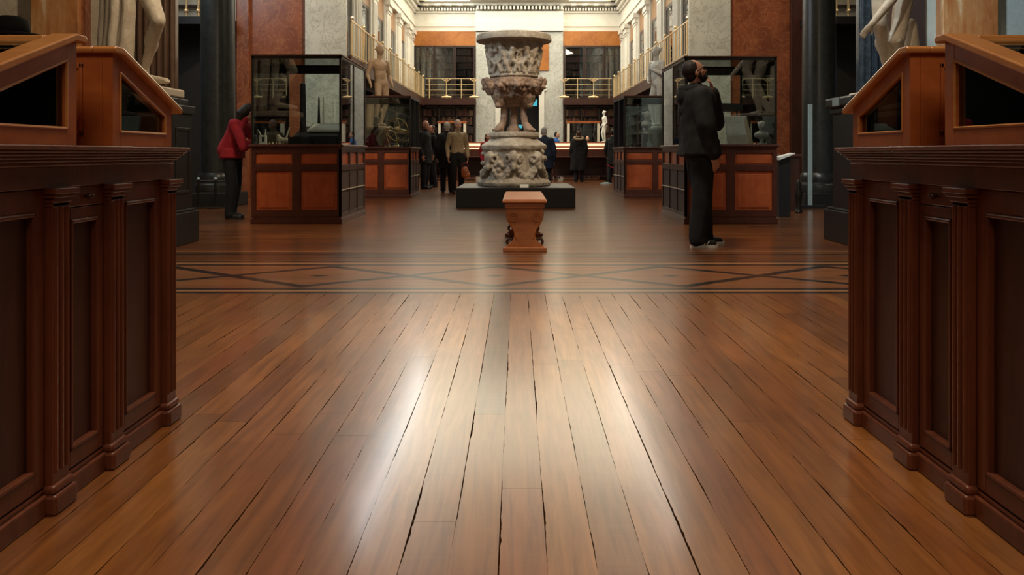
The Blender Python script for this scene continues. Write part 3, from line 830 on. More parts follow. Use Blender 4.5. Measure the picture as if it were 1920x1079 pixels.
# man at the right with hand at chin
def man_extras(t, k, Hd, hr, U, LP, A, put):
    m = MB()
    for sg in (-1, 1): m.ell(Hd((.10, sg*.034, .008)), (.010, .028, .020), hr, 14, 10)
    m.cap(Hd((.108, -.02, .012)), Hd((.108, .02, .012)), .004)
    m.cap(Hd((.10, -.062, .014)), Hd((0, -.084, .008)), .0035); m.cap(Hd((.10, .062, .014)), Hd((0, .084, .008)), .0035)
    me = bpy.data.meshes.new('glasses'); m.b.to_mesh(me); m.b.free(); me.transform(Matrix.Scale(k, 4))
    objm('glasses', me, M['lens'], t, 0, 'all', world=False)
    m = MB().ring(U((-.03, 0, 1.47)), .105, .045, (.1, 0, 1)).ell(U((-.12, 0, 1.42)), (.07, .12, .10))
    put('hood', m, 'black_cloth', .010, .006, 12)
    c_ = LP['R'][2]; m = MB()
    for i in range(3): m.cap(c_+Vector((.02+i*.028, -.047+.004*i, -.062)), c_+Vector((.045+i*.028, -.042+.004*i, -.03)), .005, .005, 6)
    me = bpy.data.meshes.new('shoe_stripes'); m.b.to_mesh(me); m.b.free(); me.transform(Matrix.Scale(k, 4))
    objm('shoe_stripes', me, M['white_rubber'], [c for c in t.children if c.name.startswith('shoe')][0], 0, 'all', world=False)
person('bearded man in a black padded jacket looking up with one hand at his chin', (1.755, 7.72, 0), math.radians(4), 1.79, lean=-2,
       head=(4, -22), arms={'L': ((.22, .19, 1.17), (.135, .035, 1.455)), 'R': ((-.02, -.28, 1.14), (.05, -.27, .87))}, skin='skin', hair='hair_dark',
       step=.02, bulk=1.38, legb=1.22, voxel=.007, extras=man_extras, beard=True, jacket_len=.10,
       legpose={'R': [Vector((0, -.09, .9)), Vector((.0, -.1, .5)), Vector((-.05, -.11, .09))], 'L': [Vector((0, .09, .9)), Vector((.06, .1, .5)), Vector((.09, .14, .09))]})
# visitor in red bending toward the left glass case
person('person in a red jacket and dark trousers bending to look into the left glass case', (X(436, 10.95), 10.95, 0), math.radians(-8), 1.66, lean=26,
       head=(55, 14), arms={'R': ((.30, -.24, 1.03), (.40, -.12, 1.12)), 'L': ((.30, .22, 1.03), (.42, .1, 1.14))}, top='red_cloth', hair='hair_dark', hairlen=.08,
       step=.04, bulk=1.1, full=False, jacket_len=.08)
# group on the left of the vase
person('bald man in a black coat standing beside the left brass-instrument case', (X(797, 19.9), 19.9, 0), math.radians(-25), 1.70, head=(-20, 0), clothes='coat', jacket_len=.3,
       skin='skin', hair=None, bulk=1.1, full=False, step=.03)
person('visitor in dark clothes standing just behind the bald man', (X(811, 20.9), 20.9, 0), math.radians(200), 1.62, head=(20, 0), hair='hair_brown', skin='skin', full=False, step=.03)
person('grey-haired man in a black coat seen from behind, left of the tan sweater', (X(838, 18.3), 18.3, 0), math.radians(100), 1.60, clothes='coat', jacket_len=.35, hair='hair_grey', bulk=1.12, full=False, step=.03)
person('man in a tan sweater and black trousers standing left of the marble vase', (X(857, 17.6), 17.7, 0), math.radians(-75), 1.63, head=(10, 4), clothes='sweater', bulk=.92, top='tan_cloth', legs='black_cloth', hair='hair_grey', skin='skin2', full=False, step=.02)
# people partly hidden by the pedestal
person('woman with dark hair and red clothes half hidden behind the left of the pedestal', (X(914, 21.5), 21.5, 0), math.radians(-60), 1.42, top='red_cloth', hair='hair_brown', hairlen=.12, full=False, step=.03)
person('person in dark navy clothes bending just right of the carved pedestal', (X(1022, 17.6), 17.6, 0), math.radians(100), 1.48, lean=14, clothes='coat', jacket_len=.3, top='navy_cloth', hair='hair_grey', full=False, step=.03, bulk=1.15)
person('person in a bright blue jacket behind the far table cases', (X(1043, 28.6), 28.55, 0), math.radians(-20), 1.64, top='blue_cloth', hair='hair_dark', full=False, step=.03, bulk=1.1)
def parka_extras(t, k, Hd, hr, U, LP, A, put):
    put('fur_hood', MB().ring(U((-.05, 0, 1.50)), .15, .045, (-.35, 0, 1)), 'fur', .014, .016, 40)
person('person in a long black parka with a fur-trimmed hood, seen from behind', (X(1085, 24.7), 24.7, 0), math.radians(90), 1.58, clothes='parka', jacket_len=.55, hair='hair_brown', bulk=1.45, full=False, step=.02, extras=parka_extras)
person('person in dark blue clothes at the far table, right of the fur-trimmed parka', (X(1102, 28.6), 28.55, 0), math.radians(-110), 1.5, top='navy_cloth', hair='hair_dark', full=False, step=.03)
person('person in black half hidden by the right brass-railed case near the small white statue', (X(1149, 24.0), 24.0, 0), math.radians(60), 1.60, clothes='coat', jacket_len=.35, hair='hair_dark', full=False, step=.03)
# person behind the left foreground case, only the hat shows
def hat_extras(t, k, Hd, hr, U, LP, A, put):
    m = MB().lathe([(.10, .0), (.17, -.012), (.185, .0), (.17, .012), (.10, .018)], (0, 0, 0), 32)
    me = bpy.data.meshes.new('hat'); bb = m.b
    m.lathe([(.102, .0), (.105, .05), (.095, .10), (.06, .122), (.0, .125)][:4]+[(.01, .126)], (0, 0, 0), 32)
    bmesh.ops.recalc_face_normals(bb, faces=bb.faces); bb.to_mesh(me); bb.free()
    me.transform(Matrix.Translation(Hd((0, 0, .05))) @ hr.to_4x4()); me.transform(Matrix.Scale(k, 4))
    objm('hat', me, M['black_cloth'], t, 0, 'all', world=False)
person('person wearing a black brimmed hat behind the nearest left desk case', (X(14, 4.9), 4.9, 0), math.radians(0), 1.68, clothes='coat', hair='hair_dark', full=False, extras=hat_extras)

# ================================================================== STATUES
def sculpt(m, o, s=1.0, rz=0, arms='relaxed', contra=.05, drape=False, legs=True, stump=False):
    """adds a nude standing marble figure, feet at o, facing +x turned by rz"""
    Rz = Matrix.Rotation(rz, 4, 'Z')
    def P(x, y, z): return Vector(o)+(Rz @ Vector((x, y, z)))*s
    rot = Rz.to_3x3()
    m.ell(P(.02, .01, 1.66), (.095*s, .078*s, .118*s), rot); m.ell(P(.045, .01, 1.61), (.06*s, .055*s, .065*s), rot)
    m.cap(P(.10, .01, 1.655), P(.115, .01, 1.63), .012*s)
    for i in range(14):
        a = i*2.4; m.ell(P(-.02+.07*math.cos(a), .01+.075*math.sin(a), 1.70+.03*math.sin(i*1.7)), .03*s, seg=8, rings=6)
    m.cap(P(0, 0, 1.46), P(.01, .01, 1.58), .055*s)
    m.cap(P(-.01, -.16, 1.41), P(-.01, .16, 1.40), .062*s); m.ell(P(.01, 0, 1.30), (.115*s, .165*s, .15*s), rot)
    m.ell(P(.055, -.07, 1.33), (.06*s, .075*s, .06*s), rot); m.ell(P(.055, .07, 1.33), (.06*s, .075*s, .06*s), rot)
    m.ell(P(.01, contra*.3, 1.12), (.10*s, .14*s, .20*s), rot); m.chain([P(.0, -.06, 1.32), P(0, contra*.4-.05, 1.1), P(0, contra-.06, .93)], [.10*s, .085*s, .10*s]); m.chain([P(.0, .06, 1.32), P(0, contra*.4+.05, 1.1), P(0, contra+.06, .93)], [.10*s, .085*s, .10*s]); m.ell(P(0, contra, .95), (.105*s, .155*s, .13*s), rot)
    m.ell(P(-.07, contra-.07, .90), .085*s); m.ell(P(-.07, contra+.07, .90), .085*s)
    if arms == 'relaxed':
        m.chain([P(-.01, -.19, 1.40), P(-.05, -.27, 1.12), P(.08, -.27, .90)], [.058*s, .045*s, .03*s]); m.ell(P(.10, -.27, .85), (.035*s, .025*s, .055*s), rot)
        m.chain([P(-.01, .19, 1.40), P(-.05, .27, 1.12), P(.10, .25, .93)], [.058*s, .045*s, .03*s]); m.ell(P(.12, .25, .88), (.035*s, .025*s, .055*s), rot)
    elif arms == 'cover':
        m.chain([P(-.01, -.19, 1.40), P(.0, -.27, 1.12), P(.17, -.08, .98)], [.055*s, .043*s, .03*s]); m.ell(P(.19, -.02, .95), (.03*s, .05*s, .025*s), rot)
        m.chain([P(-.01, .19, 1.40), P(.02, .24, 1.14), P(.16, .05, 1.24)], [.055*s, .043*s, .03*s]); m.ell(P(.17, .0, 1.27), (.03*s, .05*s, .025*s), rot)
    if legs:
        m.chain([P(0, contra+.085, .90), P(.03, contra+.09, .50), P(-.03, .06, .10)], [.092*s, .062*s, .04*s])
        m.chain([P(0, contra-.085, .90), P(.10, -.09, .50), P(.0, -.11, .10)], [.092*s, .062*s, .04*s])
        m.ell(P(-.02, .07, .34), .058*s); m.ell(P(.04, -.1, .34), .058*s)
        for (x, y) in ((-.03, .06), (0, -.11)): m.cap(P(x-.02, y, .05), P(x+.15, y, .035), .042*s, .03*s)
    if drape:
        for i in range(9):
            a = PI*.3+i*.5; m.chain([P(.11*math.cos(a), contra+.15*math.sin(a), .98), P(.13*math.cos(a), .17*math.sin(a), .5), P(.15*math.cos(a), .19*math.sin(a), .06)], [.05*s, .055*s, .05*s], 8)
        m.ring(P(0, contra, .98), .14*s, .05*s, (0, .1, 1))
    if stump: m.chain([P(-.16, -.16, .03), P(-.14, -.15, .45), P(-.1, -.13, .62)], [.10*s, .08*s, .06*s])
    return m
# statues on pedestals behind the second-row cases
def far_statue(x, y, zfoot, s, rz, mat, label, pl_label, arms, drape=False):
    t = thing('marble_statue', label, 'statue', (x, y, zfoot-.08))
    m = MB(); sculpt(m, (x, y, zfoot), s, rz, arms, .05, drape, stump=True)
    objm('figure', fuse(m, .012, 5, .002, 20), M[mat], t, 0, 'all')
    obj('plinth', MB().lathe([(.3, 0), (.3, .05), (.27, .08)], (x, y, zfoot-.08), 28), M[mat], t, smooth=True)
    p = thing('statue_pedestal', pl_label, 'pedestal', (x, y, 0))
    zt = zfoot-.08
    obj('shaft', MB().lathe([(.27, .12), (.25, .2), (.25, zt-.12), (.27, zt-.08)], (x, y, 0), 28), M['red_wood'], p, smooth=True)
    obj('pedestal_cap', MB().lathe([(.27, zt-.08), (.31, zt-.04), (.31, zt)], (x, y, 0), 28), M['red_wood'], p, smooth=True)
    obj('pedestal_base', MB().lathe([(.34, 0), (.34, .08), (.28, .12)], (x, y, 0), 28), M['red_wood'], p, smooth=True)
far_statue(-3.12, 18.1, 1.50, 1.04, math.radians(-50), 'tan_statue', 'nude male marble statue glancing right above the left brass-instrument case', 'round dark pedestal under the statue behind the left brass-instrument case', 'relaxed')
far_statue(3.15, 18.1, 1.50, 1.02, math.radians(-150), 'grey_statue', 'nude grey marble statue above the right second-row glass case', 'round dark pedestal under the grey statue behind the right second-row case', 'cover')
# small white statue on the far right table
t = thing('marble_statuette', 'small white statue of a standing figure before the far right bookcase', 'statuette', (X(1133, 27.6), 27.6, 1.22))
m = MB(); sculpt(m, (X(1133, 27.6), 27.6, 1.26), .62, math.radians(-165), 'relaxed', .05, False)
objm('figure', fuse(m, .01, 2), M['plaster'], t, 0, 'all')
obj('plinth', MB().box(X(1133, 27.6)-.16, X(1133, 27.6)+.16, 27.44, 27.76, 1.22, 1.27), M['plaster'], t)

p = thing('statue_pedestal', 'dark square pedestal under the small white statue at the far right', 'pedestal', (X(1133, 27.6), 27.6, 0))
obj('shaft', MB().box(X(1133, 27.6)-.16, X(1133, 27.6)+.16, 27.44, 27.76, .1, 1.18), M['panel_wood'], p, bevel=.005)
obj('pedestal_cap', MB().box(X(1133, 27.6)-.19, X(1133, 27.6)+.19, 27.41, 27.79, 1.18, 1.22).box(X(1133, 27.6)-.19, X(1133, 27.6)+.19, 27.41, 27.79, 0, .1), M['panel_wood'], p, bevel=.005)
# left foreground statue: draped figure, one bent bare leg
zs = 1.535; Ys = 7.92
def S(px, py, dy=0): 
    Y = Ys+dy; return Vector(((px-970)*Y/1500, Y, .9+(287-py)*Y/1500))
t = thing('marble_statue', 'tall draped cream marble statue with one bare bent leg behind the left desk case', 'statue', (S(262, 165)[0], Ys, zs-.06))
m = MB()
hip = S(262, -48); knee = S(296, 38, -.10); ank = S(272, 128, .05); toe = S(312, 152, -.06)
m.chain([hip, knee], [.118, .074]); m.chain([knee, ank], [.072, .040]); m.ell(S(284, 78, .03), (.068, .066, .13))
m.chain([ank, S(270, 146, .06)], [.042, .045]); m.chain([S(272, 147, .05), toe], [.046, .03])
for i in range(5): m.cap(toe+Vector((-.01, -.03+i*.016, 0)), toe+Vector((.035-.005*abs(i-1), -.035+i*.018, -.012)), .012, .010, 8)
m.ell(S(296, 40, -.13), (.06, .05, .065))
# torso, above the frame
m.ell(S(240, -75), (.17, .13, .16)); m.ell(S(238, -140), (.15, .11, .20)); m.ell(S(238, -190), (.19, .12, .15)); m.cap(S(238, -225), S(240, -250), .06)
m.ell(S(242, -275), (.08, .10, .12)); m.chain([S(202, -205), S(190, -140), S(215, -95)], [.06, .05, .035]); m.chain([S(274, -205), S(295, -140), S(300, -85)], [.06, .05, .035])
# standing leg, under the drape
m.chain([S(225, -50), S(228, 50), S(222, 150)], [.12, .08, .06])
objm('figure', fuse(m, .011, 4, .002, 12), M['statue'], t, 0, 'all')
m = MB()
for i, (pt, pb, dy) in enumerate(((248, 246, -.10), (240, 234, -.13), (228, 222, -.05), (220, 212, -.12), (210, 203, -.03), (203, 193, .03), (215, 220, .1), (236, 240, .1))):
    m.chain([S(pt, -80, dy*.6), S((pt+pb)/2+2*math.sin(i), 20, dy), S(pb-4, 100, dy*1.1), S(pb-6, 160, dy*1.1)], [.055, .040+.008*(i % 2), .045, .05], 10)
m.chain([S(262, -70, -.1), S(228, -50, -.16), S(196, -70, -.05)], [.05, .06, .05])
objm('drapery', fuse(m, .011, 2, .006, 16, .25), M['statue'], t, 0, 'all')
obj('plinth', MB().box(S(172, 0)[0], S(327, 0)[0], Ys-.30, Ys+.25, zs-.08, zs+.005), M['statue'], t, bevel=.015)
p = thing('statue_pedestal', 'black moulded pedestal under the draped statue, right of the left desk cases', 'pedestal', (S(262, 0)[0], Ys, 0))
xa, xb = -4.35, -3.25
obj('pedestal_cap', MB().box(xa+.02, xb-.16, 7.68, 8.1, 1.44, 1.455).box(xa, xb-.09, 7.65, 8.13, 1.37, 1.44).box(xa-.03, xb-.03, 7.62, 8.16, 1.29, 1.37), M['black'], p, bevel=.02)
obj('shaft', MB().box(xa+.04, xb-.05, 7.66, 8.12, .34, 1.29), M['black'], p, bevel=.008)
obj('side_moulding', MB().frame(7.72, 8.06, .5, 1.15, .03, xb-.055, xb-.04, 'x'), M['black'], p, bevel=.005)
obj('pedestal_base', MB().box(xa, xb, 7.6, 8.18, 0, .32).box(xa+.02, xb-.02, 7.63, 8.15, .32, .345), M['black'], p, bevel=.01)

# right foreground statue: nude with arm reaching down, tree stump
Ys = 7.92; zs2 = 1.47
t = thing('marble_statue', 'nude marble statue reaching one arm down beside a stump, behind the right desk case', 'statue', (S(1670, 165)[0], Ys, zs2))
m = MB()
m.chain([S(1655, -55), S(1650, 45, -.05), S(1662, 105, .03), S(1672, 168, .08)], [.115, .07, .062, .042]); m.ell(S(1653, 80, .04), (.062, .07, .11))
m.chain([S(1702, -50), S(1688, 40, -.02), S(1682, 78, -.08)], [.115, .08, .07]); m.chain([S(1682, 78, -.08), S(1690, 168, .12)], [.066, .042])
m.ell(S(1680, 78, -.13), .055); m.ell(S(1680, -75), (.17, .13, .16)); m.ell(S(1690, -140), (.14, .11, .20)); m.ell(S(1690, -190), (.19, .12, .15)); m.cap(S(1690, -225), S(1690, -250), .06); m.ell(S(1690, -275), (.08, .1, .12))
# arm across the thigh
el = S(1672, 0, -.22); wr = S(1634, 46, -.25)
m.chain([S(1738, -190, -.05), S(1722, -90, -.16), el, wr], [.06, .052, .048, .032])
d = (wr-el).normalized(); hand_prims(m, wr+d*.01, d, (0, -1, -.3), -1, .15, 1.05)
m.chain([S(1640, -190), S(1628, -110), S(1640, -40, -.1)], [.06, .05, .04])
m.chain([S(1712, 168, .12), S(1708, 90, .12), S(1708, 45, .1)], [.11, .085, .055])
for px in (1666, 1692): m.cap(S(px, 172, .1), S(px-6, 174, -.1), .045, .03)
objm('figure', fuse(m, .011, 4, .002, 12), M['statue'], t, 0, 'all')
obj('plinth', MB().box(S(1610, 0)[0], S(1735, 0)[0], Ys-.3, Ys+.25, zs2-.01, zs2+.035), M['statue'], t, bevel=.015)
xa, xb = 3.20, 4.3
p = thing('statue_pedestal', 'black moulded pedestal under the nude statue, left of the right desk cases', 'pedestal', ((xa+xb)/2, Ys, 0))
obj('pedestal_cap', MB().box(xa-.01, xb, 7.64, 8.3, 1.36, 1.46).box(xa+.03, xb, 7.66, 8.28, 1.29, 1.36), M['black'], p, bevel=.02)
obj('shaft', MB().box(xa+.05, xb-.06, 7.7, 8.25, .34, 1.29), M['black'], p, bevel=.008)
obj('pedestal_base', MB().box(xa, xb+.02, 7.62, 8.36, 0, .32).box(xa+.02, xb-.02, 7.65, 8.33, .32, .345), M['black'], p, bevel=.01)
obj('label_plate', MB().box(3.18, 3.192, 7.93, 8.08, 1.37, 1.453), M['steel'], p)

# ================================================================== VASE
VX, VY = -.06, 14.0
def Zp(py): return .9+(287-py)*VY/1500
pl = thing('vase_plinth', 'low black plinth under the carved marble pedestal', 'plinth', (.0, VY, 0))
obj('plinth_body', MB().box(X(855, 13.05), X(1079, 13.05), 13.05, 15.0, 0, .33), M['black'], pl, bevel=.008)
obj('label_plate', MB().box(X(975, 13.05), X(991, 13.05), 13.035, 13.05, .26, .325) if 0 else MB().prism([(13.06, .332), (13.16, .338), (13.16, .385), (13.155, .385)], 'x', X(975, 13.1), X(991, 13.1)), M['paper'], pl)
# pedestal: three-sided concave block with rams' heads and garlands
pd = thing('carved_pedestal', 'carved marble pedestal with animal heads and garlands under the great vase', 'pedestal', (VX, VY, .33))
m = MB()
def tri_ring(r, z, conc=.12, rot=-PI/2):
    pts = []
    for i in range(48):
        a = 2*PI*i/48; f = abs(((a-rot) % (2*PI/3))/(2*PI/3)-.5)*2
        rr = r*(1-conc*(1-f)**1.3)
        pts.append((VX+rr*math.cos(a), VY+rr*math.sin(a)))
    return pts
def stack(m, prof, conc):
    rings = []
    for r, z in prof:
        rings.append([m.b.verts.new((x, y, z)) for x, y in tri_ring(r, z, conc)])
    for a, b in zip(rings, rings[1:]):
        for i in range(48):
            j = (i+1) % 48; m.b.faces.new((a[i], a[j], b[j], b[i]))
    m.b.faces.new(rings[0][::-1]); m.b.faces.new(rings[-1])
stack(m, [(.66, .33), (.67, .39), (.62, .44), (.56, .50), (.54, .8), (.55, .92), (.59, .97), (.60, 1.03), (.57, 1.05), (.50, 1.09), (.44, 1.13), (.41, 1.18)], .10)
for a0 in (-2.35, -PI/2-.0+.0, -.78, PI/2):
    cx, cy = VX+.57*math.cos(a0), VY+.57*math.sin(a0)
    m.ell((cx, cy, .82), (.085, .085, .11)); m.cap((cx, cy, .8), (cx+.06*math.cos(a0), cy+.06*math.sin(a0), .64), .06, .04)
    for sg in (-1, 1):
        tx, ty = -math.sin(a0)*sg, math.cos(a0)*sg
        m.ring((cx+tx*.1, cy+ty*.1, .80), .055, .026, (tx*.7+math.cos(a0)*.5, ty*.7+math.sin(a0)*.5, 0), 16, 6)
for a0, a1 in ((-2.35, -PI/2), (-PI/2, -.78), (-3.9, -2.35), (-.78, .8)):
    for i in range(13):
        f = i/12; a = a0+(a1-a0)*f; sag = .30*(1-(2*f-1)**2)
        r = .57-.03*math.sin(f*PI)
        m.ell((VX+r*math.cos(a), VY+r*math.sin(a), .80-sag), .045+.022*random.random(), seg=8, rings=6)
        m.ell((VX+(r+.02)*math.cos(a+.03), VY+(r+.02)*math.sin(a+.03), .78-sag-.03), .03+.02*random.random(), seg=8, rings=6)
for i in range(26):
    a = random.uniform(-PI, 0); m.ell((VX+.55*math.cos(a), VY+.55*math.sin(a), random.uniform(.52, .92)), random.uniform(.03, .055), seg=8, rings=6)
objm('pedestal_body', fuse(m, .012, 1, .006, 18), M['vase'], pd, 0, 'all')
obj('top_slab', MB().lathe([(.41, 1.16), (.44, 1.19), (.44, 1.24), (.42, 1.265)], (VX, VY, 0), 48), M['vase'], pd, smooth=True)

vs = thing('marble_vase', 'huge antique carved marble vase with figures in relief, standing at the centre', 'vase', (VX, VY, 1.265))
zf = 1.265; zb = Zp(190)-.04; zbt = Zp(141)-.07; zr = Zp(68)-.12; zt = Zp(54)-.13
# tripod legs
for i, a in enumerate((-PI*.78, -PI*.22, PI/2)):
    m = MB(); cx, sy = math.cos(a), math.sin(a)
    pt = [(.33, zf+.05), (.25, zf+.14), (.21, zf+.34), (.23, zf+.52), (.30, zb+.02), (.35, zb+.10)]
    m.chain([(VX+r*cx, VY+r*sy, z) for r, z in pt], [.075, .06, .058, .07, .10, .10])
    m.chain([(VX+.30*cx, VY+.30*sy, zf+.04), (VX+.38*cx, VY+.38*sy, zf+.035)], [.065, .045])
    for j in (-1, 0, 1):
        ax, ay = -sy*j*.05, cx*j*.05
        m.cap((VX+.36*cx+ax, VY+.36*sy+ay, zf+.045), (VX+.42*cx+ax*1.2, VY+.42*sy+ay*1.2, zf+.025), .03, .022, 8)
    for j in range(8): m.ell((VX+(.34+.05*random.random())*cx, VY+(.34+.05*random.random())*sy, zf+.45+j*.04), (.06, .06, .05), seg=8, rings=6)
    objm('lion_leg', fuse(m, .012, 2, .006, 22), M['vase_dark'], vs, 0, 'all')
m = MB().lathe([(.13, zf), (.12, zf+.05), (.075, zf+.12), (.07, zf+.45), (.10, zb-.02), (.16, zb+.05)], (VX, VY, 0), 24)
objm('central_stem', fuse(m, .012, 1, .004, 20), M['vase_dark'], vs, 0, 'all')
# bowl with lion heads
m = MB().lathe([(.10, zb-.06), (.24, zb), (.36, zb+.10), (.41, zb+.22), (.44, zb+.32), (.43, zbt-.0), (.36, zbt+.02)], (VX, VY, 0), 48)
for i in range(10):
    a = -PI*.5+i*2*PI/10+.15
    r = .43; c = Vector((VX+r*math.cos(a), VY+r*math.sin(a), zbt-.13)); d = Vector((math.cos(a), math.sin(a), 0))
    m.ell(c, (.08, .08, .09), seg=10, rings=8); m.cap(c+d*.04, c+d*.11+Vector((0, 0, -.03)), .05, .035, 8)
    for j in range(6):
        b_ = j*PI/3; tn = Vector((-d.y, d.x, 0))
        m.ell(c+tn*.085*math.cos(b_)+Vector((0, 0, .08*math.sin(b_))), .035, seg=8, rings=6)
for a in (PI, 0.0, -PI*.83, -PI*.17):
    d = Vector((math.cos(a), math.sin(a), 0)); c = Vector((VX, VY, zbt-.06))+d*.42
    m.chain([c+Vector((0, 0, -.16)), c+d*.07+Vector((0, 0, -.06)), c+d*.12+Vector((0, 0, .02))], [.07, .06, .045]); m.ell(c+d*.12+Vector((0, 0, .05)), .03, seg=8, rings=6)
for i in range(70):
    a = random.uniform(-PI, PI); z = random.uniform(.06, .34); r = .30+.5*z
    m.ell((VX+r*math.cos(a), VY+r*math.sin(a), zb+z), random.uniform(.03, .055), seg=8, rings=6)
objm('lion_head_bowl', fuse(m, .012, 1, .010, 20), M['vase_dark'], vs, 0, 'all')
# krater body with relief figures
m = MB().lathe([(.36, zbt), (.415, zbt+.04), (.40, zbt+.1), (.405, zbt+.35), (.425, zbt+.50), (.47, zr-.05), (.52, zr)], (VX, VY, 0), 56)
m.lathe([(.42, zbt+.02), (.43, zbt+.04), (.42, zbt+.06)], (VX, VY, 0), 56)
def relief(m, a, z, s, pose):
    def P(u, v, dr=0): 
        r = .415+.03*((v+z-zbt)/.6)+dr; aa = a+u/.42
        return Vector((VX+r*math.cos(aa), VY+r*math.sin(aa), z+v))
    m.ell(P(.0+pose*.03, .47*s, .02), .04*s, seg=8, rings=6); m.cap(P(0, .40*s, .01), P(-pose*.04, .24*s, .01), .06*s, .048*s, 8)
    m.chain([P(-pose*.04, .22*s), P(.06*pose, .13*s), P(.02*pose, .0)], [.046*s, .038*s, .026*s], 8)
    m.chain([P(-pose*.04, .22*s), P(-.08*pose, .12*s), P(-.13*pose, .01)], [.046*s, .038*s, .026*s], 8)
    m.chain([P(0, .38*s), P(.10*pose, .33*s), P(.14*pose, .42*s)], [.032*s, .028*s, .022*s], 8)
    m.chain([P(0, .38*s), P(-.09*pose, .28*s), P(-.15*pose, .22*s)], [.032*s, .028*s, .022*s], 8)
for i in range(13):
    a = -PI+.1+i*2*PI/13; relief(m, a, zbt+.09, 1.0+.1*(i % 3), 1 if i % 2 else -1)
for i in range(9):
    a = -PI+.35+i*2*PI/9; pts = []
    for k2 in range(5): pts.append(Vector((VX+(.418+.012*k2*.5)*math.cos(a+.07*math.sin(k2*1.5+i)), VY+(.418+.012*k2*.5)*math.sin(a+.07*math.sin(k2*1.5+i)), zbt+.1+k2*.12)))
    m.chain(pts, [.022, .018, .016, .02, .03], 8)
    for k2 in range(5): m.ell(pts[-1]+Vector((random.uniform(-.07, .07), random.uniform(-.03, .03), random.uniform(-.05, .06))), .03, seg=8, rings=6)
objm('vase_body', fuse(m, .0105, 1, .008, 16), M['vase'], vs, 0, 'all')
obj('rim', MB().lathe([(.50, zr-.02), (.58, zr+.0), (.655, zr+.02), (.66, zr+.05), (.645, zt), (.60, zt+.02), (.52, zt-.02), (.50, zr+.02)], (VX, VY, 0), 72), M['vase'], vs, smooth=True)

# ================================================================== BENCH
bn = thing('wooden_bench', 'carved light-brown wooden bench end-on in front of the black plinth', 'bench', (X(984, 7.26), 8.0, 0))
bx0, bx1 = X(942, 7.26), X(1026, 7.26); bc = (bx0+bx1)/2; hw = (bx1-bx0)/2
def bz(py): return .9+(287-py)*7.26/1500
obj('seat', MB().box(bx0, bx1, 7.26, 8.75, bz(381), bz(374)-.012).box(bx0+.01, bx1-.01, 7.27, 8.74, bz(374)-.012, bz(374)), M['bench_wood'], bn, bevel=.006)
obj('apron', MB().box(bx0+.022, bx1-.022, 7.285, 8.72, bz(391), bz(382)+.003), M['bench_wood'], bn, bevel=.003)
for yy in (7.30, 8.62):
    pr = []
    for z, wv in ((.035, 1.0), (.05, .92), (.075, .72), (.11, .56), (.15, .53), (.19, .58), (.235, .74), (.28, .88), (.33, .95), (.385, .90), (bz(391), .92)):
        pr.append((wv*(hw-.02), z))
    poly = [(bc+a, z) for a, z in pr]+[(bc-a, z) for a, z in pr[::-1]]
    le = obj('leg', MB().prism(poly, 'y', yy, yy+.07), M['bench_wood'], bn, bevel=.004)
    m = MB()
    for sg in (-1, 1):
        m.ring((bc+sg*.105, yy-.002, .315), .035, .007, (0, 1, 0), 20, 6); m.ring((bc+sg*.105, yy-.002, .315), .016, .006, (0, 1, 0), 14, 6)
        m.chain([(bc+sg*.14, yy, .30), (bc+sg*.10, yy, .2), (bc+sg*.075, yy, .12)], .006, 6)
    if yy < 8: obj('carved_scroll', m, M['bench_wood'], le, smooth=True)
    obj('foot', MB().box(bx0+.004, bx1-.004, yy-.03, yy+.1, 0, .038), M['bench_wood'], bn, bevel=.004)
    m = MB()
    for sg in (-1, 1):
        m.ring((bc+sg*.135, yy+.035, .085), .028, .012, (0, 1, 0), 18, 8)
        m.ell((bc+sg*.15, yy+.03, .15), (.018, .02, .018), seg=10, rings=8)
    obj('scroll_bracket', m, M['panel_wood'], bn, smooth=True)
obj('stretcher', MB().box(bc-.02, bc+.02, 7.36, 8.63, .12, .19), M['bench_wood'], bn)

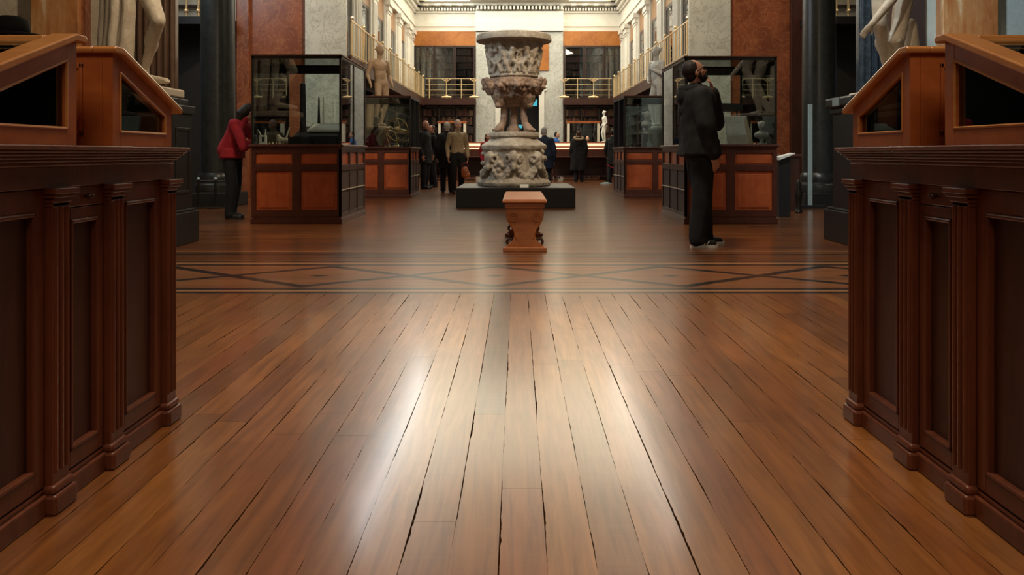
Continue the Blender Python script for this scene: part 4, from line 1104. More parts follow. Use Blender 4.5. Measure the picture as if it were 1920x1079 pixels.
# ================================================================== FOREGROUND CABINETS AND DESK CASES
def cabinet(s, xf, label):
    """s=-1 left, +1 right; xf = face plane |x| of the pilasters"""
    F = xf; R_ = 2.35
    def b(m, x0, x1, *r): return m.box(min(s*x0, s*x1), max(s*x0, s*x1), *r)
    cx = s*(F+.6)
    t = thing('display_cabinet', label, 'cabinet', (cx, 2.2, 0))
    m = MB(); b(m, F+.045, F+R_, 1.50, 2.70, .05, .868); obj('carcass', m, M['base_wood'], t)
    m = MB(); b(m, F+.012, F+R_, 1.50, 2.70, 0.0, .052); b(m, F+.022, F+R_, 1.5, 2.70, .052, .066); obj('base_board', m, M['base_wood'], t, bevel=.005)
    pil = ((1.615, 1.70), (1.985, 2.07), (2.27, 2.355), (2.635, 2.715))
    for y0, y1 in pil:
        m = MB(); b(m, F+.004, F+.05, y0+.006, y1-.006, .07, .80)
        for j in range(3):
            yy = y0+.018+j*(y1-y0-.036)/2; m.cyl((s*(F+.004), yy, .10), (s*(F+.004), yy, .765), .006, seg=8)
        p = obj('pilaster', m, M['base_wood'], t, bevel=.002, smooth=False)
        m = MB()
        for (e, z0, z1) in ((.004, .765, .775), (.0, .775, .787), (-.008, .787, .797), (-.014, .797, .812)):
            b(m, F+e, F+.05, y0+e*.8, y1-e*.8, z0, z1)
        obj('capital', m, M['base_wood'], p, bevel=.002)
        m = MB(); b(m, F-.012, F+.05, y0-.008, y1+.008, 0, .05); b(m, F-.006, F+.05, y0-.003, y1+.003, .05, .072)
        obj('foot', m, M['base_wood'], p, bevel=.008)
    # frieze
    m = MB(); b(m, F+.012, F+R_, 1.60, 2.715, .812, .866); obj('frieze', m, M['base_wood'], t, bevel=.002)
    # doors with sunk panels
    for n_, (y0, y1, zt_) in enumerate(((1.70, 1.985, .81), (2.07, 2.27, .755), (2.355, 2.635, .81))):
        e = .012
        fw = .038 if n_ != 1 else .030
        m = MB()
        for (a0, a1, c0, c1) in ((y0, y0+fw, .07, zt_), (y1-fw, y1, .07, zt_), (y0+fw, y1-fw, .07, .115), (y0+fw, y1-fw, zt_-.055 if n_ != 1 else zt_-.03, zt_)):
            b(m, F+.022, F+.05, a0, a1, c0, c1)
        d = obj('door', m, M['base_wood'], t, bevel=.002)
        zt2 = zt_-(.055 if n_ != 1 else .03)
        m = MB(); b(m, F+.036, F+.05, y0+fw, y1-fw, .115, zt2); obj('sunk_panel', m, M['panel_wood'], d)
        m = MB()
        for (a0, a1, c0, c1) in ((y0+fw, y0+fw+.011, .115, zt2), (y1-fw-.011, y1-fw, .115, zt2), (y0+fw, y1-fw, .115, .127), (y0+fw, y1-fw, zt2-.012, zt2)):
            b(m, F+.018, F+.04, a0, a1, c0, c1)
        obj('panel_moulding', m, M['base_wood'], d, bevel=.004)
    m = MB(); b(m, F+.02, F+.05, 2.072, 2.268, .757, .812); dr = obj('drawer', m, M['base_wood'], t, bevel=.003)
    obj('knob', MB().ell((s*(F+.008), 2.17, .783), (.012, .009, .009)).cyl((s*(F+.02), 2.17, .783), (s*(F+.008), 2.17, .783), .005), M['panel_wood'], dr, smooth=True)
    # cornice in stepped mouldings
    m = MB()
    for (e, z0, z1) in ((.006, .866, .876), (-.004, .876, .884), (-.012, .884, .892), (-.022, .892, .900), (-.030, .900, .907), (-.038, .907, .9195)):
        b(m, F+e, F+R_, 1.58+e, 2.34-.01, z0, z1)
        b(m, F+e+.006, F+R_, 2.33, 2.72-e*.6, z0, z1-.001)
    obj('cornice', m, M['base_wood'], t, bevel=.003)
    return t
FL, FR = 1.152, 1.118
cabinet(-1, FL, 'dark red-brown panelled cabinet with pilasters filling the left foreground')
cabinet(1, FR, 'dark red-brown panelled cabinet with pilasters filling the right foreground')

def desk_case(s, F, far, label):
    R_ = 2.2; z0 = .9195
    def b(m, x0, x1, *r): return m.box(min(s*x0, s*x1), max(s*x0, s*x1), *r)
    def Yf(y): return y if far else (2.29+2.07-y)      # mirror for the near case
    if far: ya, yb = 2.29, 2.68
    else: ya, yb = 2.07, 1.665
    ht = 1.185; hl = 1.048
    dirn = 1 if yb > ya else -1
    slope = (hl-ht)/(abs(yb-ya)-.03)
    t = thing('desk_case', label, 'display case', (s*(F+.9), (ya+yb)/2, z0))
    # gable end: frame of solid wood with trapezoid window
    wa, wb = ya+dirn*.045, yb-dirn*.045
    def top(y): return ht+slope*max(0, abs(y-ya)-.03)
    zb_ = z0+.043
    m = MB()
    X0, X1 = s*(F), s*(F+.03)
    lo, hi = min(X0, X1), max(X0, X1)
    m.prism([(ya, z0), (wa, z0), (wa, top(wa)), (ya+dirn*.03, ht), (ya, ht)], 'x', lo, hi)
    m.prism([(wb, z0), (yb, z0), (yb, top(yb)), (wb, top(wb))], 'x', lo, hi)
    m.prism([(wa, z0), (wb, z0), (wb, zb_), (wa, zb_)], 'x', lo, hi)
    m.prism([(wa, top(wa)-.045), (wb, top(wb)-.045), (wb, top(wb)), (wa, top(wa))], 'x', lo, hi)
    obj('gable_end', m, M['case_wood'], t, bevel=.0015)
    m = MB()
    tw = .008
    poly = [(wa, zb_), (wb, zb_), (wb, top(wb)-.045), (wa, top(wa)-.045)]
    def seg(p, q, th):
        p = Vector((0, *p)); q = Vector((0, *q)); m.cyl(p+Vector((s*(F+.001), 0, 0)), q+Vector((s*(F+.001), 0, 0)), th, seg=6)
    for i in range(4): seg(poly[i], poly[(i+1) % 4], .004)
    obj('window_bead', m, M['case_cap'], t, smooth=True)
    obj('side_glass', MB().prism(poly, 'x', min(s*(F+.012), s*(F+.016)), max(s*(F+.012), s*(F+.016))), M['glass'], t)
    # back board
    y2 = ya+dirn*.022
    m = MB(); b(m, F+.0301, F+R_, min(ya, y2), max(ya, y2), z0, ht); obj('back_board', m, M['case_wood'], t)
    if far:
        m = MB()
        for (a0, a1, c0, c1) in ((F+.085, F+.24, z0+.222, z0+.238), (F+.085, F+.24, z0+.03, z0+.045), (F+.085, F+.095, z0+.03, z0+.238), (F+.23, F+.24, z0+.03, z0+.238)):
            b(m, a0, a1, ya-.008, ya+.005, c0, c1)
        obj('back_panel_moulding', m, M['case_wood'], t, bevel=.003)
    # floor and dark lining, front rail
    m = MB(); b(m, F+.031, F+R_-.01, min(ya+dirn*.023, yb-dirn*.031), max(ya+dirn*.023, yb-dirn*.031), z0, z0+.035); obj('case_floor', m, M['dark_in'], t)
    y3 = yb-dirn*.03
    m = MB(); b(m, F+.0301, F+R_, min(yb, y3), max(yb, y3), z0, hl); obj('front_rail', m, M['case_wood'], t)
    m = MB(); yi = ya+dirn*.024; yi2 = ya+dirn*.03; b(m, F+.03, F+R_, min(yi, yi2), max(yi, yi2), z0+.03, ht-.02)
    b(m, F+.62, F+.64, min(ya+dirn*.03, yb-dirn*.04), max(ya+dirn*.03, yb-dirn*.04), z0+.035, 1.03)
    obj('lining', m, M['dark_in'], t)
    # sloping lid: wooden frame + glass
    oy = yb+dirn*.045
    def prof(th0, th1, ysA, ysB):
        return [(ysA, top(ysA)+th0), (ysB, ht+slope*(abs(ysB-ya)-.03)+th0), (ysB, ht+slope*(abs(ysB-ya)-.03)+th1), (ysA, top(ysA)+th1)]
    pa = ya+dirn*.03
    cap_poly = [(ya-dirn*.018, ht), (ya-dirn*.022, ht+.012), (ya-dirn*.012, ht+.02), (pa, ht+.02), (oy, ht+slope*(abs(oy-ya)-.03)+.02), (oy+dirn*.004, ht+slope*(abs(oy-ya)-.03)+.010), (oy, ht+slope*(abs(oy-ya)-.03)), (pa, ht)]
    m = MB().prism(cap_poly, 'x', min(s*(F-.018), s*(F+.05)), max(s*(F-.018), s*(F+.05)))
    m.prism([(ya-dirn*.018, ht), (ya-dirn*.022, ht+.012), (ya-dirn*.012, ht+.02), (pa+dirn*.03, ht+.012), (pa+dirn*.03, ht-.006), (pa, ht)], 'x', min(s*(F+.0505), s*(F+R_)), max(s*(F+.0505), s*(F+R_)))
    yl = oy-dirn*.07
    hh = lambda y: ht+slope*(abs(y-ya)-.03)
    m.prism([(oy, hh(oy)), (oy, hh(oy)+.018), (yl, hh(yl)+.018), (yl, hh(yl))], 'x', min(s*(F+.0505), s*(F+R_)), max(s*(F+.0505), s*(F+R_)))
    ld = obj('lid_frame', m, M['case_cap'], t, bevel=.004)
    m = MB().prism([(pa+dirn*.03, hh(pa+dirn*.03)+.004), (yl, hh(yl)+.004), (yl, hh(yl)+.009), (pa+dirn*.03, hh(pa+dirn*.03)+.009)], 'x', min(s*(F+.05), s*(F+R_)), max(s*(F+.05), s*(F+R_)))
    obj('lid_glass', m, M['glass'], ld)
    m = MB()
    for xx in (.28, 1.1, 1.95):
        y5 = pa+dirn*.03
        m.prism([(y5, hh(y5)), (yl, hh(yl)), (yl, hh(yl)+.016), (y5, hh(y5)+.016)], 'x', min(s*(F+xx), s*(F+xx+.22)), max(s*(F+xx), s*(F+xx+.22)))
    obj('lid_cross_rails', m, M['case_cap'], ld)
    return t
desk_case(-1, FL+.006, True, 'farther orange-brown sloping desk case on the left cabinet')
desk_case(-1, FL-.012, False, 'nearer orange-brown sloping desk case on the left cabinet, cut by the frame')
desk_case(1, FR+.006, True, 'farther orange-brown sloping desk case on the right cabinet')
desk_case(1, FR-.012, False, 'nearer orange-brown sloping desk case on the right cabinet, cut by the frame')

# contents of the desk cases
t = thing('glint_row', 'row of four tiny glowing cones imitating glass reflections in the farther left desk case', 'glint', (-1.26, 2.5, 1.06))
obj('glint_bar', MB().box(-1.36, -1.185, 2.50, 2.51, 1.070, 1.076), M['case_wood'], t)
for i in range(4): obj('glint', MB().cyl((-1.205-i*.026+.0, 2.495, 1.05), (-1.190-i*.026, 2.495, 1.05), .001, .006, 10), M['glint_glow'], t)  # glowing cones added in place of four reflections on the glass
t = thing('glass_jar', 'square glass jar standing in the farther left desk case', 'jar', (-1.27, 2.48, .9545))
obj('jar_body', MB().frame(-1.345, -1.20, .9545, 1.035, .006, 2.47, 2.475).box(-1.34, -1.205, 2.472, 2.474, .96, 1.03), M['glass'], t)
obj('specimen', MB().ell((-1.27, 2.54, .975), (.05, .02, .02)), M['greenglass'], t, smooth=True)
t = thing('ceramic_dish', 'pale green and white dish in the farther right desk case', 'dish', (1.24, 2.48, .9545))
obj('dish_body', MB().lathe([(.045, 0), (.05, .004), (.085, .018), (.088, .022), (.05, .010), (.01, .008)], (1.24, 2.48, .9545), 32), M['greenglass'], t, smooth=True)
o = obj('carved_box', MB().box(1.165, 1.20, 2.50, 2.58, .9545, .99).box(1.163, 1.202, 2.498, 2.582, .99, .996), M['cream_lit']); tag(o, 'small cream box at the low end of the farther right desk case', 'box')
o = obj('dark_tray', MB().box(1.18, 1.36, 2.36, 2.46, .9545, .97).frame(1.18, 1.36, .97, .975, .008, 2.36, 2.46), M['panel_wood']); tag(o, 'dark wooden tray beside the pale dish in the farther right desk case', 'tray')
m = MB()
for i in range(9):
    a = 2*PI*i/9
    m.cyl((1.205, 1.86, 1.055), (1.205+.008*math.cos(a), 1.86+.052*math.cos(a), 1.055+.045*math.sin(a)), .012, .001, 6)
o = obj('star_ornament', m, M['yellow']); tag(o, 'pointed yellow gilt ornament in the nearer right desk case, at the frame edge', 'ornament')

# ================================================================== FREE-STANDING GLASS CASES
def glass_case(x0, x1, y0, y1, zc, zt_, label, side, nbays=2):
    """side: +1 if the aisle side (with dark glazed doors) is at x1, -1 if at x0"""
    t = thing('glass_display_case', label, 'display case', ((x0+x1)/2, (y0+y1)/2, 0))
    obj('base_cabinet', MB().box(x0+.03, x1-.03, y0+.03, y1-.03, .05, zc-.06), M['red_wood'], t)
    obj('skirting', MB().box(x0-.01, x1+.01, y0-.01, y1+.01, 0, .07).box(x0+.005, x1-.005, y0+.005, y1-.005, .07, .095), M['red_wood'], t, bevel=.006)
    # front: stiles and sunk bright panels
    bw = (x1-x0)/nbays
    m = MB()
    zt1 = zc-.06
    for i in range(nbays+1):
        xx = x0+i*bw; wd = .055
        m.box(max(x0, xx-wd), min(x1, xx+wd), y0, y0+.035, .09, zt1)
    ya_ = y0+.0015; m.box(x0+.01, x1-.01, ya_, y0+.034, .092, .17).box(x0+.01, x1-.01, ya_, y0+.034, zt1-.28, zt1-.2).box(x0+.01, x1-.01, ya_, y0+.034, zt1-.055, zt1-.001)
    obj('front_frame', m, M['red_wood'], t, bevel=.004)
    for i in range(nbays):
        xa, xb = x0+i*bw+.055, x0+(i+1)*bw-.055
        if i == 0: xa = x0+.055
        obj('door_panel', MB().box(xa, xb, y0+.022, y0+.04, .17, zt1-.28).box(xa+.035, xb-.035, y0+.008, y0+.03, .205, zt1-.315), M['red_panel'], t, bevel=.008)
        obj('drawer_panel', MB().box(xa, xb, y0+.022, y0+.04, zt1-.2, zt1-.055).box(xa+.015, xb-.015, y0+.012, y0+.03, zt1-.185, zt1-.07), M['red_panel'], t, bevel=.005)
    # aisle side with dark glazed doors
    xs = x1 if side > 0 else x0
    def b(m, d0, d1, *r): return m.box(min(xs-side*d0, xs-side*d1), max(xs-side*d0, xs-side*d1), *r)
    L = y1-y0; m = MB()
    for i in range(4): b(m, 0, .035, y0+i*(L-.06)/3, y0+i*(L-.06)/3+.06, .09, zt1)
    b(m, .0015, .034, y0+.01, y1-.01, zt1-.28, zt1-.2); b(m, .0015, .034, y0+.01, y1-.01, .092, .13); b(m, .0015, .034, y0+.01, y1-.01, zt1-.04, zt1-.001)
    obj('side_frame', m, M['panel_wood'], t, bevel=.004)
    m = MB(); b(m, -.002, .03, y0+.02, y1-.02, (zt1-.2)*.56, (zt1-.2)*.56+.014); obj('side_rail', m, M['cream_marble'], t)
    m = MB(); b(m, .012, .02, y0+.05, y1-.05, .12, zt1-.24); obj('side_door', m, M['dark_in'], t)
    m = MB(); b(m, .022, .034, y0+.05, y1-.05, zt1-.2, zt1-.04); obj('side_drawer_panel', m, M['red_panel'], t)
    # counter moulding
    m = MB()
    for (e, z0, z1) in ((.0, zc-.06, zc-.045), (.015, zc-.045, zc-.03), (.03, zc-.03, zc-.008), (.02, zc-.008, zc)):
        m.box(x0-e, x1+e, y0-e, y1+e, z0, z1)
    obj('counter', m, M['red_wood'], t, bevel=.004)
    # metal frame
    p = .014
    for (xx, yy) in ((x0, y0), (x1-2*p, y0), (x0, y1-2*p), (x1-2*p, y1-2*p)):
        obj('corner_post', MB().box(xx, xx+2*p, yy, yy+2*p, zc, zt_), M['bronze'], t, bevel=.003)
    ym = (y0+y1)/2
    obj('mid_post', MB().box(xs-side*2*p if side > 0 else xs, xs if side > 0 else xs+2*p, ym-p, ym+p, zc, zt_), M['bronze'], t)
    m = MB().box(x0, x1, y0, y0+.03, zt_-.03, zt_+.012).box(x0, x1, y1-.03, y1, zt_-.03, zt_+.012).box(x0, x0+.03, y0, y1, zt_-.03, zt_+.012).box(x1-.03, x1, y0, y1, zt_-.03, zt_+.012)
    obj('top_frame', m, M['bronze'], t, bevel=.003)
    obj('top_bead', MB().box(x0-.008, x1+.008, y0-.008, y0+.012, zt_+.004, zt_+.02).box(xs-.012, xs+.012, y0, y1, zt_+.004, zt_+.02), M['red_wood'], t)
    obj('rear_frame', MB().box(x0+.02, x1-.02, y1-.09, y1-.03, zt_-.075, zt_-.03), M['bronze'], t)
    for nm, (a, b_, c, d) in (('front_glass', (x0+.028, x1-.028, y0+.01, y0+.016)), ('rear_glass', (x0+.028, x1-.028, y1-.016, y1-.01)),
                             ('side_glass', (x0+.01, x0+.016, y0+.028, y1-.028)), ('side_glass', (x1-.016, x1-.01, y0+.028, y1-.028))):
        obj(nm, MB().box(a, b_, c, d, zc, zt_-.03), M['glass'], t)
    obj('top_glass', MB().box(x0+.03, x1-.03, y0+.03, y1-.03, zt_-.012, zt_-.006), M['glass'], t)
    return t
GL1 = (X(471, 10.15), X(640, 10.15), 10.15, 11.75)
GR1 = (X(1284, 10.15), X(1457, 10.15), 10.15, 11.75)
glass_case(*GL1, 1.01, 2.13, 'large glass case on a red-orange panelled base, left, beside the red-jacketed visitor', 1)
glass_case(*GR1, 1.01, 2.11, 'large glass case on a red-brown panelled base, right, behind the bearded man', -1)
GL2 = (-3.30, X(770, 15.9), 15.0+.9, 17.3)
GR2 = (X(1168, 15.9), 3.35, 15.9, 17.3)
GL2 = (GL2[0], GL2[1], 15.9, 17.3)
glass_case(*GL2, 1.02, 2.02, 'second-row glass case on the left holding brass instruments', 1)
gr2 = glass_case(*GR2, 1.02, 2.02, 'second-row glass case on the right holding a small marble bust', -1)

gr2.rotation_euler.z = math.radians(1.6)
# ---- contents of the near left case
def Q(px, Y, py=None): return X(px, Y) if py is None else (X(px, Y), .9+(287-py)*Y/1500)
zc = 1.01
y = 10.8
t = thing('obelisk', 'tall black obelisk in the near left glass case', 'obelisk', (X(568, y), y, zc+.0))
x = X(568, y); obj('obelisk_shaft', MB().lathe([(.045, .13), (.035, .82), (.002, .85)], (x, y, zc), 4), M['black'], t)
obj('obelisk_base', MB().box(x-.07, x+.07, y-.07, y+.07, zc, zc+.04).box(x-.055, x+.055, y-.055, y+.055, zc+.04, zc+.13), M['black'], t, bevel=.004)
y = 11.3
for px, nm, lb, mt, hh in ((598, 'slim_obelisk', 'slim black obelisk right of the tall one in the near left glass case', 'black', .50), (604, 'slim_obelisk', 'slim white obelisk right of the black obelisks in the near left glass case', 'paper', .52)):
    x = X(px, y); o = obj(nm, MB().box(x-.022, x+.022, y-.03+.08*(mt == 'paper'), y+.03+.08*(mt == 'paper'), zc, zc+.3).cyl((x, y+.08*(mt == 'paper'), zc+.3), (x, y+.08*(mt == 'paper'), zc+.3+hh*.75), .024, .012, 4), M[mt]); tag(o, lb, 'obelisk')
t = thing('book_cradle', 'black sloping book cradle in the near left glass case', 'book stand', (X(585, 10.9), 10.9, zc))
xa, xb = X(548, 10.55), X(630, 10.55)
obj('cradle_body', MB().prism([(10.55, zc), (11.1, zc), (11.1, zc+.26), (10.6, zc+.12)], 'x', xa, xb), M['black'], t, bevel=.005)
obj('lower_step', MB().box(xa-.02, xa+.28, 10.42, 10.54, zc, zc+.10), M['black'], t, bevel=.004)
o = obj('open_book', MB().prism([(10.75, zc+.17), (11.16, zc+.275), (11.16, zc+.30), (10.75, zc+.20)], 'x', xa+.14, xb+.03).prism([(11.12, zc), (11.2, zc), (11.2, zc+.30), (11.12, zc+.30)], 'x', xa+.1, xb+.06), M['paper'], bevel=.006); tag(o, 'large open white book resting on the black cradle', 'book')
# white ivory instrument
t = thing('ivory_instrument', 'small white box-shaped instrument with two prongs at the left end of the near left case', 'instrument', (X(493, 10.4), 10.4, zc))
x = X(493, 10.4)
obj('box_body', MB().frame(x-.045, x+.045, zc+.01, zc+.12, .022, 10.37, 10.43).box(x-.05, x+.05, 10.36, 10.44, zc, zc+.012), M['paper'], t, bevel=.003)
obj('prong', MB().cyl((x+.03, 10.4, zc+.11), (x+.035, 10.4, zc+.2), .008, .005), M['paper'], t); obj('prong', MB().cyl((x-.02, 10.4, zc+.11), (x-.07, 10.4, zc+.21), .008, .005), M['paper'], t)
for i in range(5):
    x = X(505+i*6.5, 10.45); o = obj('small_seal', MB().ell((x, 10.45, zc+.012), (.014, .014, .012)).cyl((x, 10.45, zc+.02), (x, 10.45, zc+.035), .006, .004), M['cream_lit'] if i % 2 else M['brass'], smooth=True)
    tag(o, 'tiny seal, %s of five beside the white instrument in the near left case' % ('first', 'second', 'third', 'fourth', 'last')[i], 'seal')
x = X(533, 10.6); t = thing('carved_animal', 'brown carved animal with a pale upright horn in the near left glass case', 'carving', (x, 10.6, zc))
objm('carving_body', fuse(MB().cap((x-.06, 10.6, zc+.06), (x+.05, 10.6, zc+.05), .045, .035).ell((x-.08, 10.6, zc+.1), .035).cap((x-.05, 10.57, zc+.05), (x-.06, 10.57, zc+.012), .015).cap((x-.05, 10.63, zc+.05), (x-.06, 10.63, zc+.012), .015).cap((x+.05, 10.6, zc+.05), (x+.05, 10.6, zc+.012), .018), .006, 2), M['cream_marble'], t, 0, 'all')
obj('horn', MB().cyl((x+.02, 10.6, zc+.07), (x+.07, 10.6, zc+.23), .014, .007), M['cream_lit'], t, smooth=True)
# ---- contents of the near right case
o = obj('stone_slab', MB().prism([(10.9, zc), (10.96, zc), (11.12, zc+.40), (11.06, zc+.40)], 'x', X(1362, 11), X(1403, 11)), M['stone_panel'], bevel=.01); tag(o, 'grey inscribed stone slab leaning in the near right glass case', 'slab')
o = obj('stone_post', MB().prism([(X(1404, 10.7), zc), (X(1413, 10.7), zc), (X(1400, 10.7), zc+.36), (X(1396, 10.7), zc+.36)], 'y', 10.7, 10.76), M['cream_marble']); tag(o, 'narrow pale slab edge leaning beside the grey slab in the near right case', 'slab')
t = thing('case_shelf', 'dark raised shelf in the near right glass case, right of the bearded man', 'shelf', (X(1365, 11.5), 11.5, zc))
obj('shelf_top', MB().box(X(1335, 11.5), X(1385, 11.5), 11.3, 11.68, 1.50, 1.60), M['black'], t)
for px in (1338, 1382): obj('shelf_leg', MB().box(X(px, 11.6)-.01, X(px, 11.6)+.01, 11.6, 11.62, zc, 1.5), M['black'], t)
def bust(x, y, z, s, mat, label, rz=-PI/2):
    t = thing('marble_bust', label, 'bust', (x, y, z))
    m = MB(); Rz = Matrix.Rotation(rz, 3, 'Z')
    def P(a, b, c): return Vector((x, y, z))+(Rz @ Vector((a, b, c)))*s
    m.ell(P(.02, 0, .40), (.08*s, .07*s, .10*s)); m.cap(P(.09, 0, .39), P(.10, 0, .365), .014*s); m.cap(P(0, 0, .22), P(.01, 0, .33), .05*s)
    m.ell(P(0, 0, .20), (.10*s, .16*s, .085*s), Rz); m.cap(P(0, 0, .05), P(0, 0, .15), .04*s, .05*s)
    for i in range(12): a = i*1.3; m.ell(P(-.03+.06*math.cos(a), .06*math.sin(a), .44+.02*math.sin(i)), .028*s, seg=8, rings=6)
    objm('bust_body', fuse(m, .008, 2), M[mat], t, 0, 'all')
    obj('socle', MB().lathe([(.07*s, 0), (.075*s, .02*s), (.045*s, .04*s), (.04*s, .07*s)], (x, y, z), 20), M[mat], t, smooth=True)
bust(X(1428, 10.42), 10.42, zc, .62, 'grey_statue', 'grey marble bust at the right end of the near right glass case')
for i in range(6):
    x = X(1418+i*6.2, 10.45); o = obj('small_bead', MB().ell((x, 10.45, zc+.012), .012, seg=10, rings=8), M['cream_lit'] if i % 2 else M['black'], smooth=True)
    tag(o, 'tiny bead, %s of six at the right end of the near right case' % ('first', 'second', 'third', 'fourth', 'fifth', 'last')[i], 'bead')
# ---- second row left: brass instruments
zc = 1.02; y = 16.6
x = X(745, y); t = thing('armillary_sphere', 'large brass armillary sphere in the second-row left glass case', 'instrument', (x, y, zc))
obj('ring', MB().ring((x, y, zc+.36), .22, .010, (1, .4, .1)), M['brass'], t, smooth=True); obj('ring', MB().ring((x, y, zc+.36), .23, .010, (.2, 1, .1)), M['brass'], t, smooth=True)
obj('horizon_ring', MB().ring((x, y, zc+.34), .25, .014, (.1, .1, 1)), M['brass'], t, smooth=True); obj('globe', MB().ell((x, y, zc+.36), .07), M['brass'], t, smooth=True)
obj('axis', MB().cyl((x-.15, y, zc+.18), (x+.16, y, zc+.56), .006), M['brass'], t)
obj('stand', MB().lathe([(.14, 0), (.14, .02), (.03, .05), (.02, .1), (.03, .13)], (x, y, zc), 20), M['brass'], t, smooth=True)
x = X(722, 16.3); t = thing('brass_telescope', 'brass telescope on a tripod left of the armillary sphere', 'telescope', (x, 16.3, zc))
obj('tube', MB().cyl((x-.14, 16.3, zc+.26), (x+.14, 16.3, zc+.40), .028, .02), M['brass'], t, smooth=True)
for a in (0, 2.1, 4.2): obj('leg', MB().cyl((x, 16.3, zc+.32), (x+.1*math.cos(a), 16.3+.1*math.sin(a), zc), .007), M['brass'], t)
x = X(705, 16.2); t = thing('black_obelisk', 'black round-topped pillar at the left of the brass instruments', 'pillar', (x, 16.2, zc))
obj('pillar_body', MB().lathe([(.055, .05), (.05, .55), (.03, .60), (.005, .61)], (x, 16.2, zc), 20), M['black'], t, smooth=True); obj('pillar_base', MB().box(x-.08, x+.08, 16.12, 16.28, zc, zc+.05), M['black'], t)
x = X(758, 16.2); t = thing('orrery', 'low dark brass orrery at the right of the armillary sphere', 'instrument', (x, 16.2, zc))
obj('drum', MB().cyl((x, 16.2, zc), (x, 16.2, zc+.08), .11, seg=24), M['bronze'], t); obj('arm', MB().cyl((x-.12, 16.2, zc+.15), (x+.1, 16.2, zc+.13), .006).cyl((x, 16.2, zc+.08), (x, 16.2, zc+.15), .008).ell((x-.12, 16.2, zc+.17), .025).ell((x+.1, 16.2, zc+.16), .02), M['brass'], t, smooth=True)
# ---- second row right: bust and bottle
bust(X(1212, 16.7), 16.7, 1.30, .95, 'grey_statue', 'white marble bust raised on a stand in the second-row right glass case', math.radians(-40))
t = thing('bust_stand', 'dark stand under the white marble bust in the second-row right case', 'stand', (X(1212, 16.7), 16.7, 1.02))
obj('stand_body', MB().box(X(1212, 16.7)-.09, X(1212, 16.7)+.09, 16.61, 16.79, 1.02, 1.30), M['black'], t, bevel=.006)
x = X(1217, 16.1); t = thing('glass_bottle', 'small glass bottle with a tall rod in the second-row right glass case', 'bottle', (x, 16.1, 1.02))
obj('bottle_body', MB().lathe([(.045, 0), (.05, .03), (.045, .08), (.02, .11), (.018, .14)], (x, 16.1, 1.02), 20), M['steel'], t, smooth=True); obj('rod', MB().cyl((x, 16.1, 1.1), (x, 16.1, 1.62), .006), M['greenglass'], t)

# ================================================================== FAR TABLE CASES
def table_case(x0, x1, y0, label, mid=None):
    t = thing('table_case', label, 'display case', ((x0+x1)/2, y0+.5, 0))
    obj('case_body', MB().box(x0, x1, y0, y0+1.0, .78, 1.0).box(x0-.03, x1+.03, y0-.03, y0+1.03, .75, .79), M['red_wood'], t, bevel=.005)
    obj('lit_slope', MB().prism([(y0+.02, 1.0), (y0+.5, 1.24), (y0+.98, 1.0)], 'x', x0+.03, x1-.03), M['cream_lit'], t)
    m = MB()
    for (a, b_) in ((y0, y0+.05), ): m.box(x0, x1, a, b_, .98, 1.03)
    m.prism([(y0+.17, 1.085), (y0+.23, 1.11), (y0+.23, 1.135), (y0+.17, 1.11)], 'x', x0, x1)
    m.prism([(y0+.46, 1.22), (y0+.54, 1.22), (y0+.54, 1.255), (y0+.46, 1.255)], 'x', x0, x1)
    for xx in (x0, (x0+x1)/2-.03, x1-.06): m.prism([(y0, 1.0), (y0+.5, 1.23), (y0+.5, 1.26), (y0, 1.03)], 'x', xx, xx+.06)
    obj('glazing_bars', m, M['red_panel'], t)
    for xx in (x0+.02, (x0+x1)/2-.04, x1-.1):
        for yy in (y0+.05, y0+.87):
            obj('leg', MB().box(xx, xx+.08, yy, yy+.08, .05, .76).box(xx-.015, xx+.095, yy-.015, yy+.095, 0, .06), M['red_wood'], t, bevel=.004)
    obj('lower_shelf', MB().box(x0, x1, y0+.1, y0+.9, .12, .16), M['panel_wood'], t)
    obj('back_panel', MB().box(x0+.05, x1-.05, y0+.86, y0+.88, .16, .76), M['panel_wood'], t)
    return t
table_case(X(802, 26), X(912, 26), 26.2, 'long table case with lit cream top, left of the pedestal')
table_case(X(1032, 26), X(1146, 26), 26.2, 'long table case with lit cream top, right of the pedestal')
for px, s_, lb in ((812, 1.0, 'larger pale china vase on the shelf under the far left table case'), (829, .85, 'smaller pale china vase right of the larger one under the far left table case')):
    x = X(px, 26.35); t = thing('china_vase', lb, 'vase', (x, 26.35, .16))
    obj('vase_body', MB().lathe([(.06*s_, 0), (.07*s_, .03*s_), (.05*s_, .08*s_), (.09*s_, .17*s_), (.11*s_, .26*s_), (.09*s_, .33*s_)], (x, 26.35, .16), 24), M['china_gold'], t, smooth=True)
    obj('vase_neck', MB().lathe([(.09*s_, .33*s_), (.115*s_, .37*s_), (.07*s_, .42*s_), (.05*s_, .47*s_), (.08*s_, .53*s_)], (x, 26.35, .16), 24), M['china'], t, smooth=True)
    obj('vase_foot', MB().lathe([(.1*s_, -.0), (.1*s_, .03*s_), (.07*s_, .05*s_)], (x, 26.35, .16), 24), M['china'], t, smooth=True)
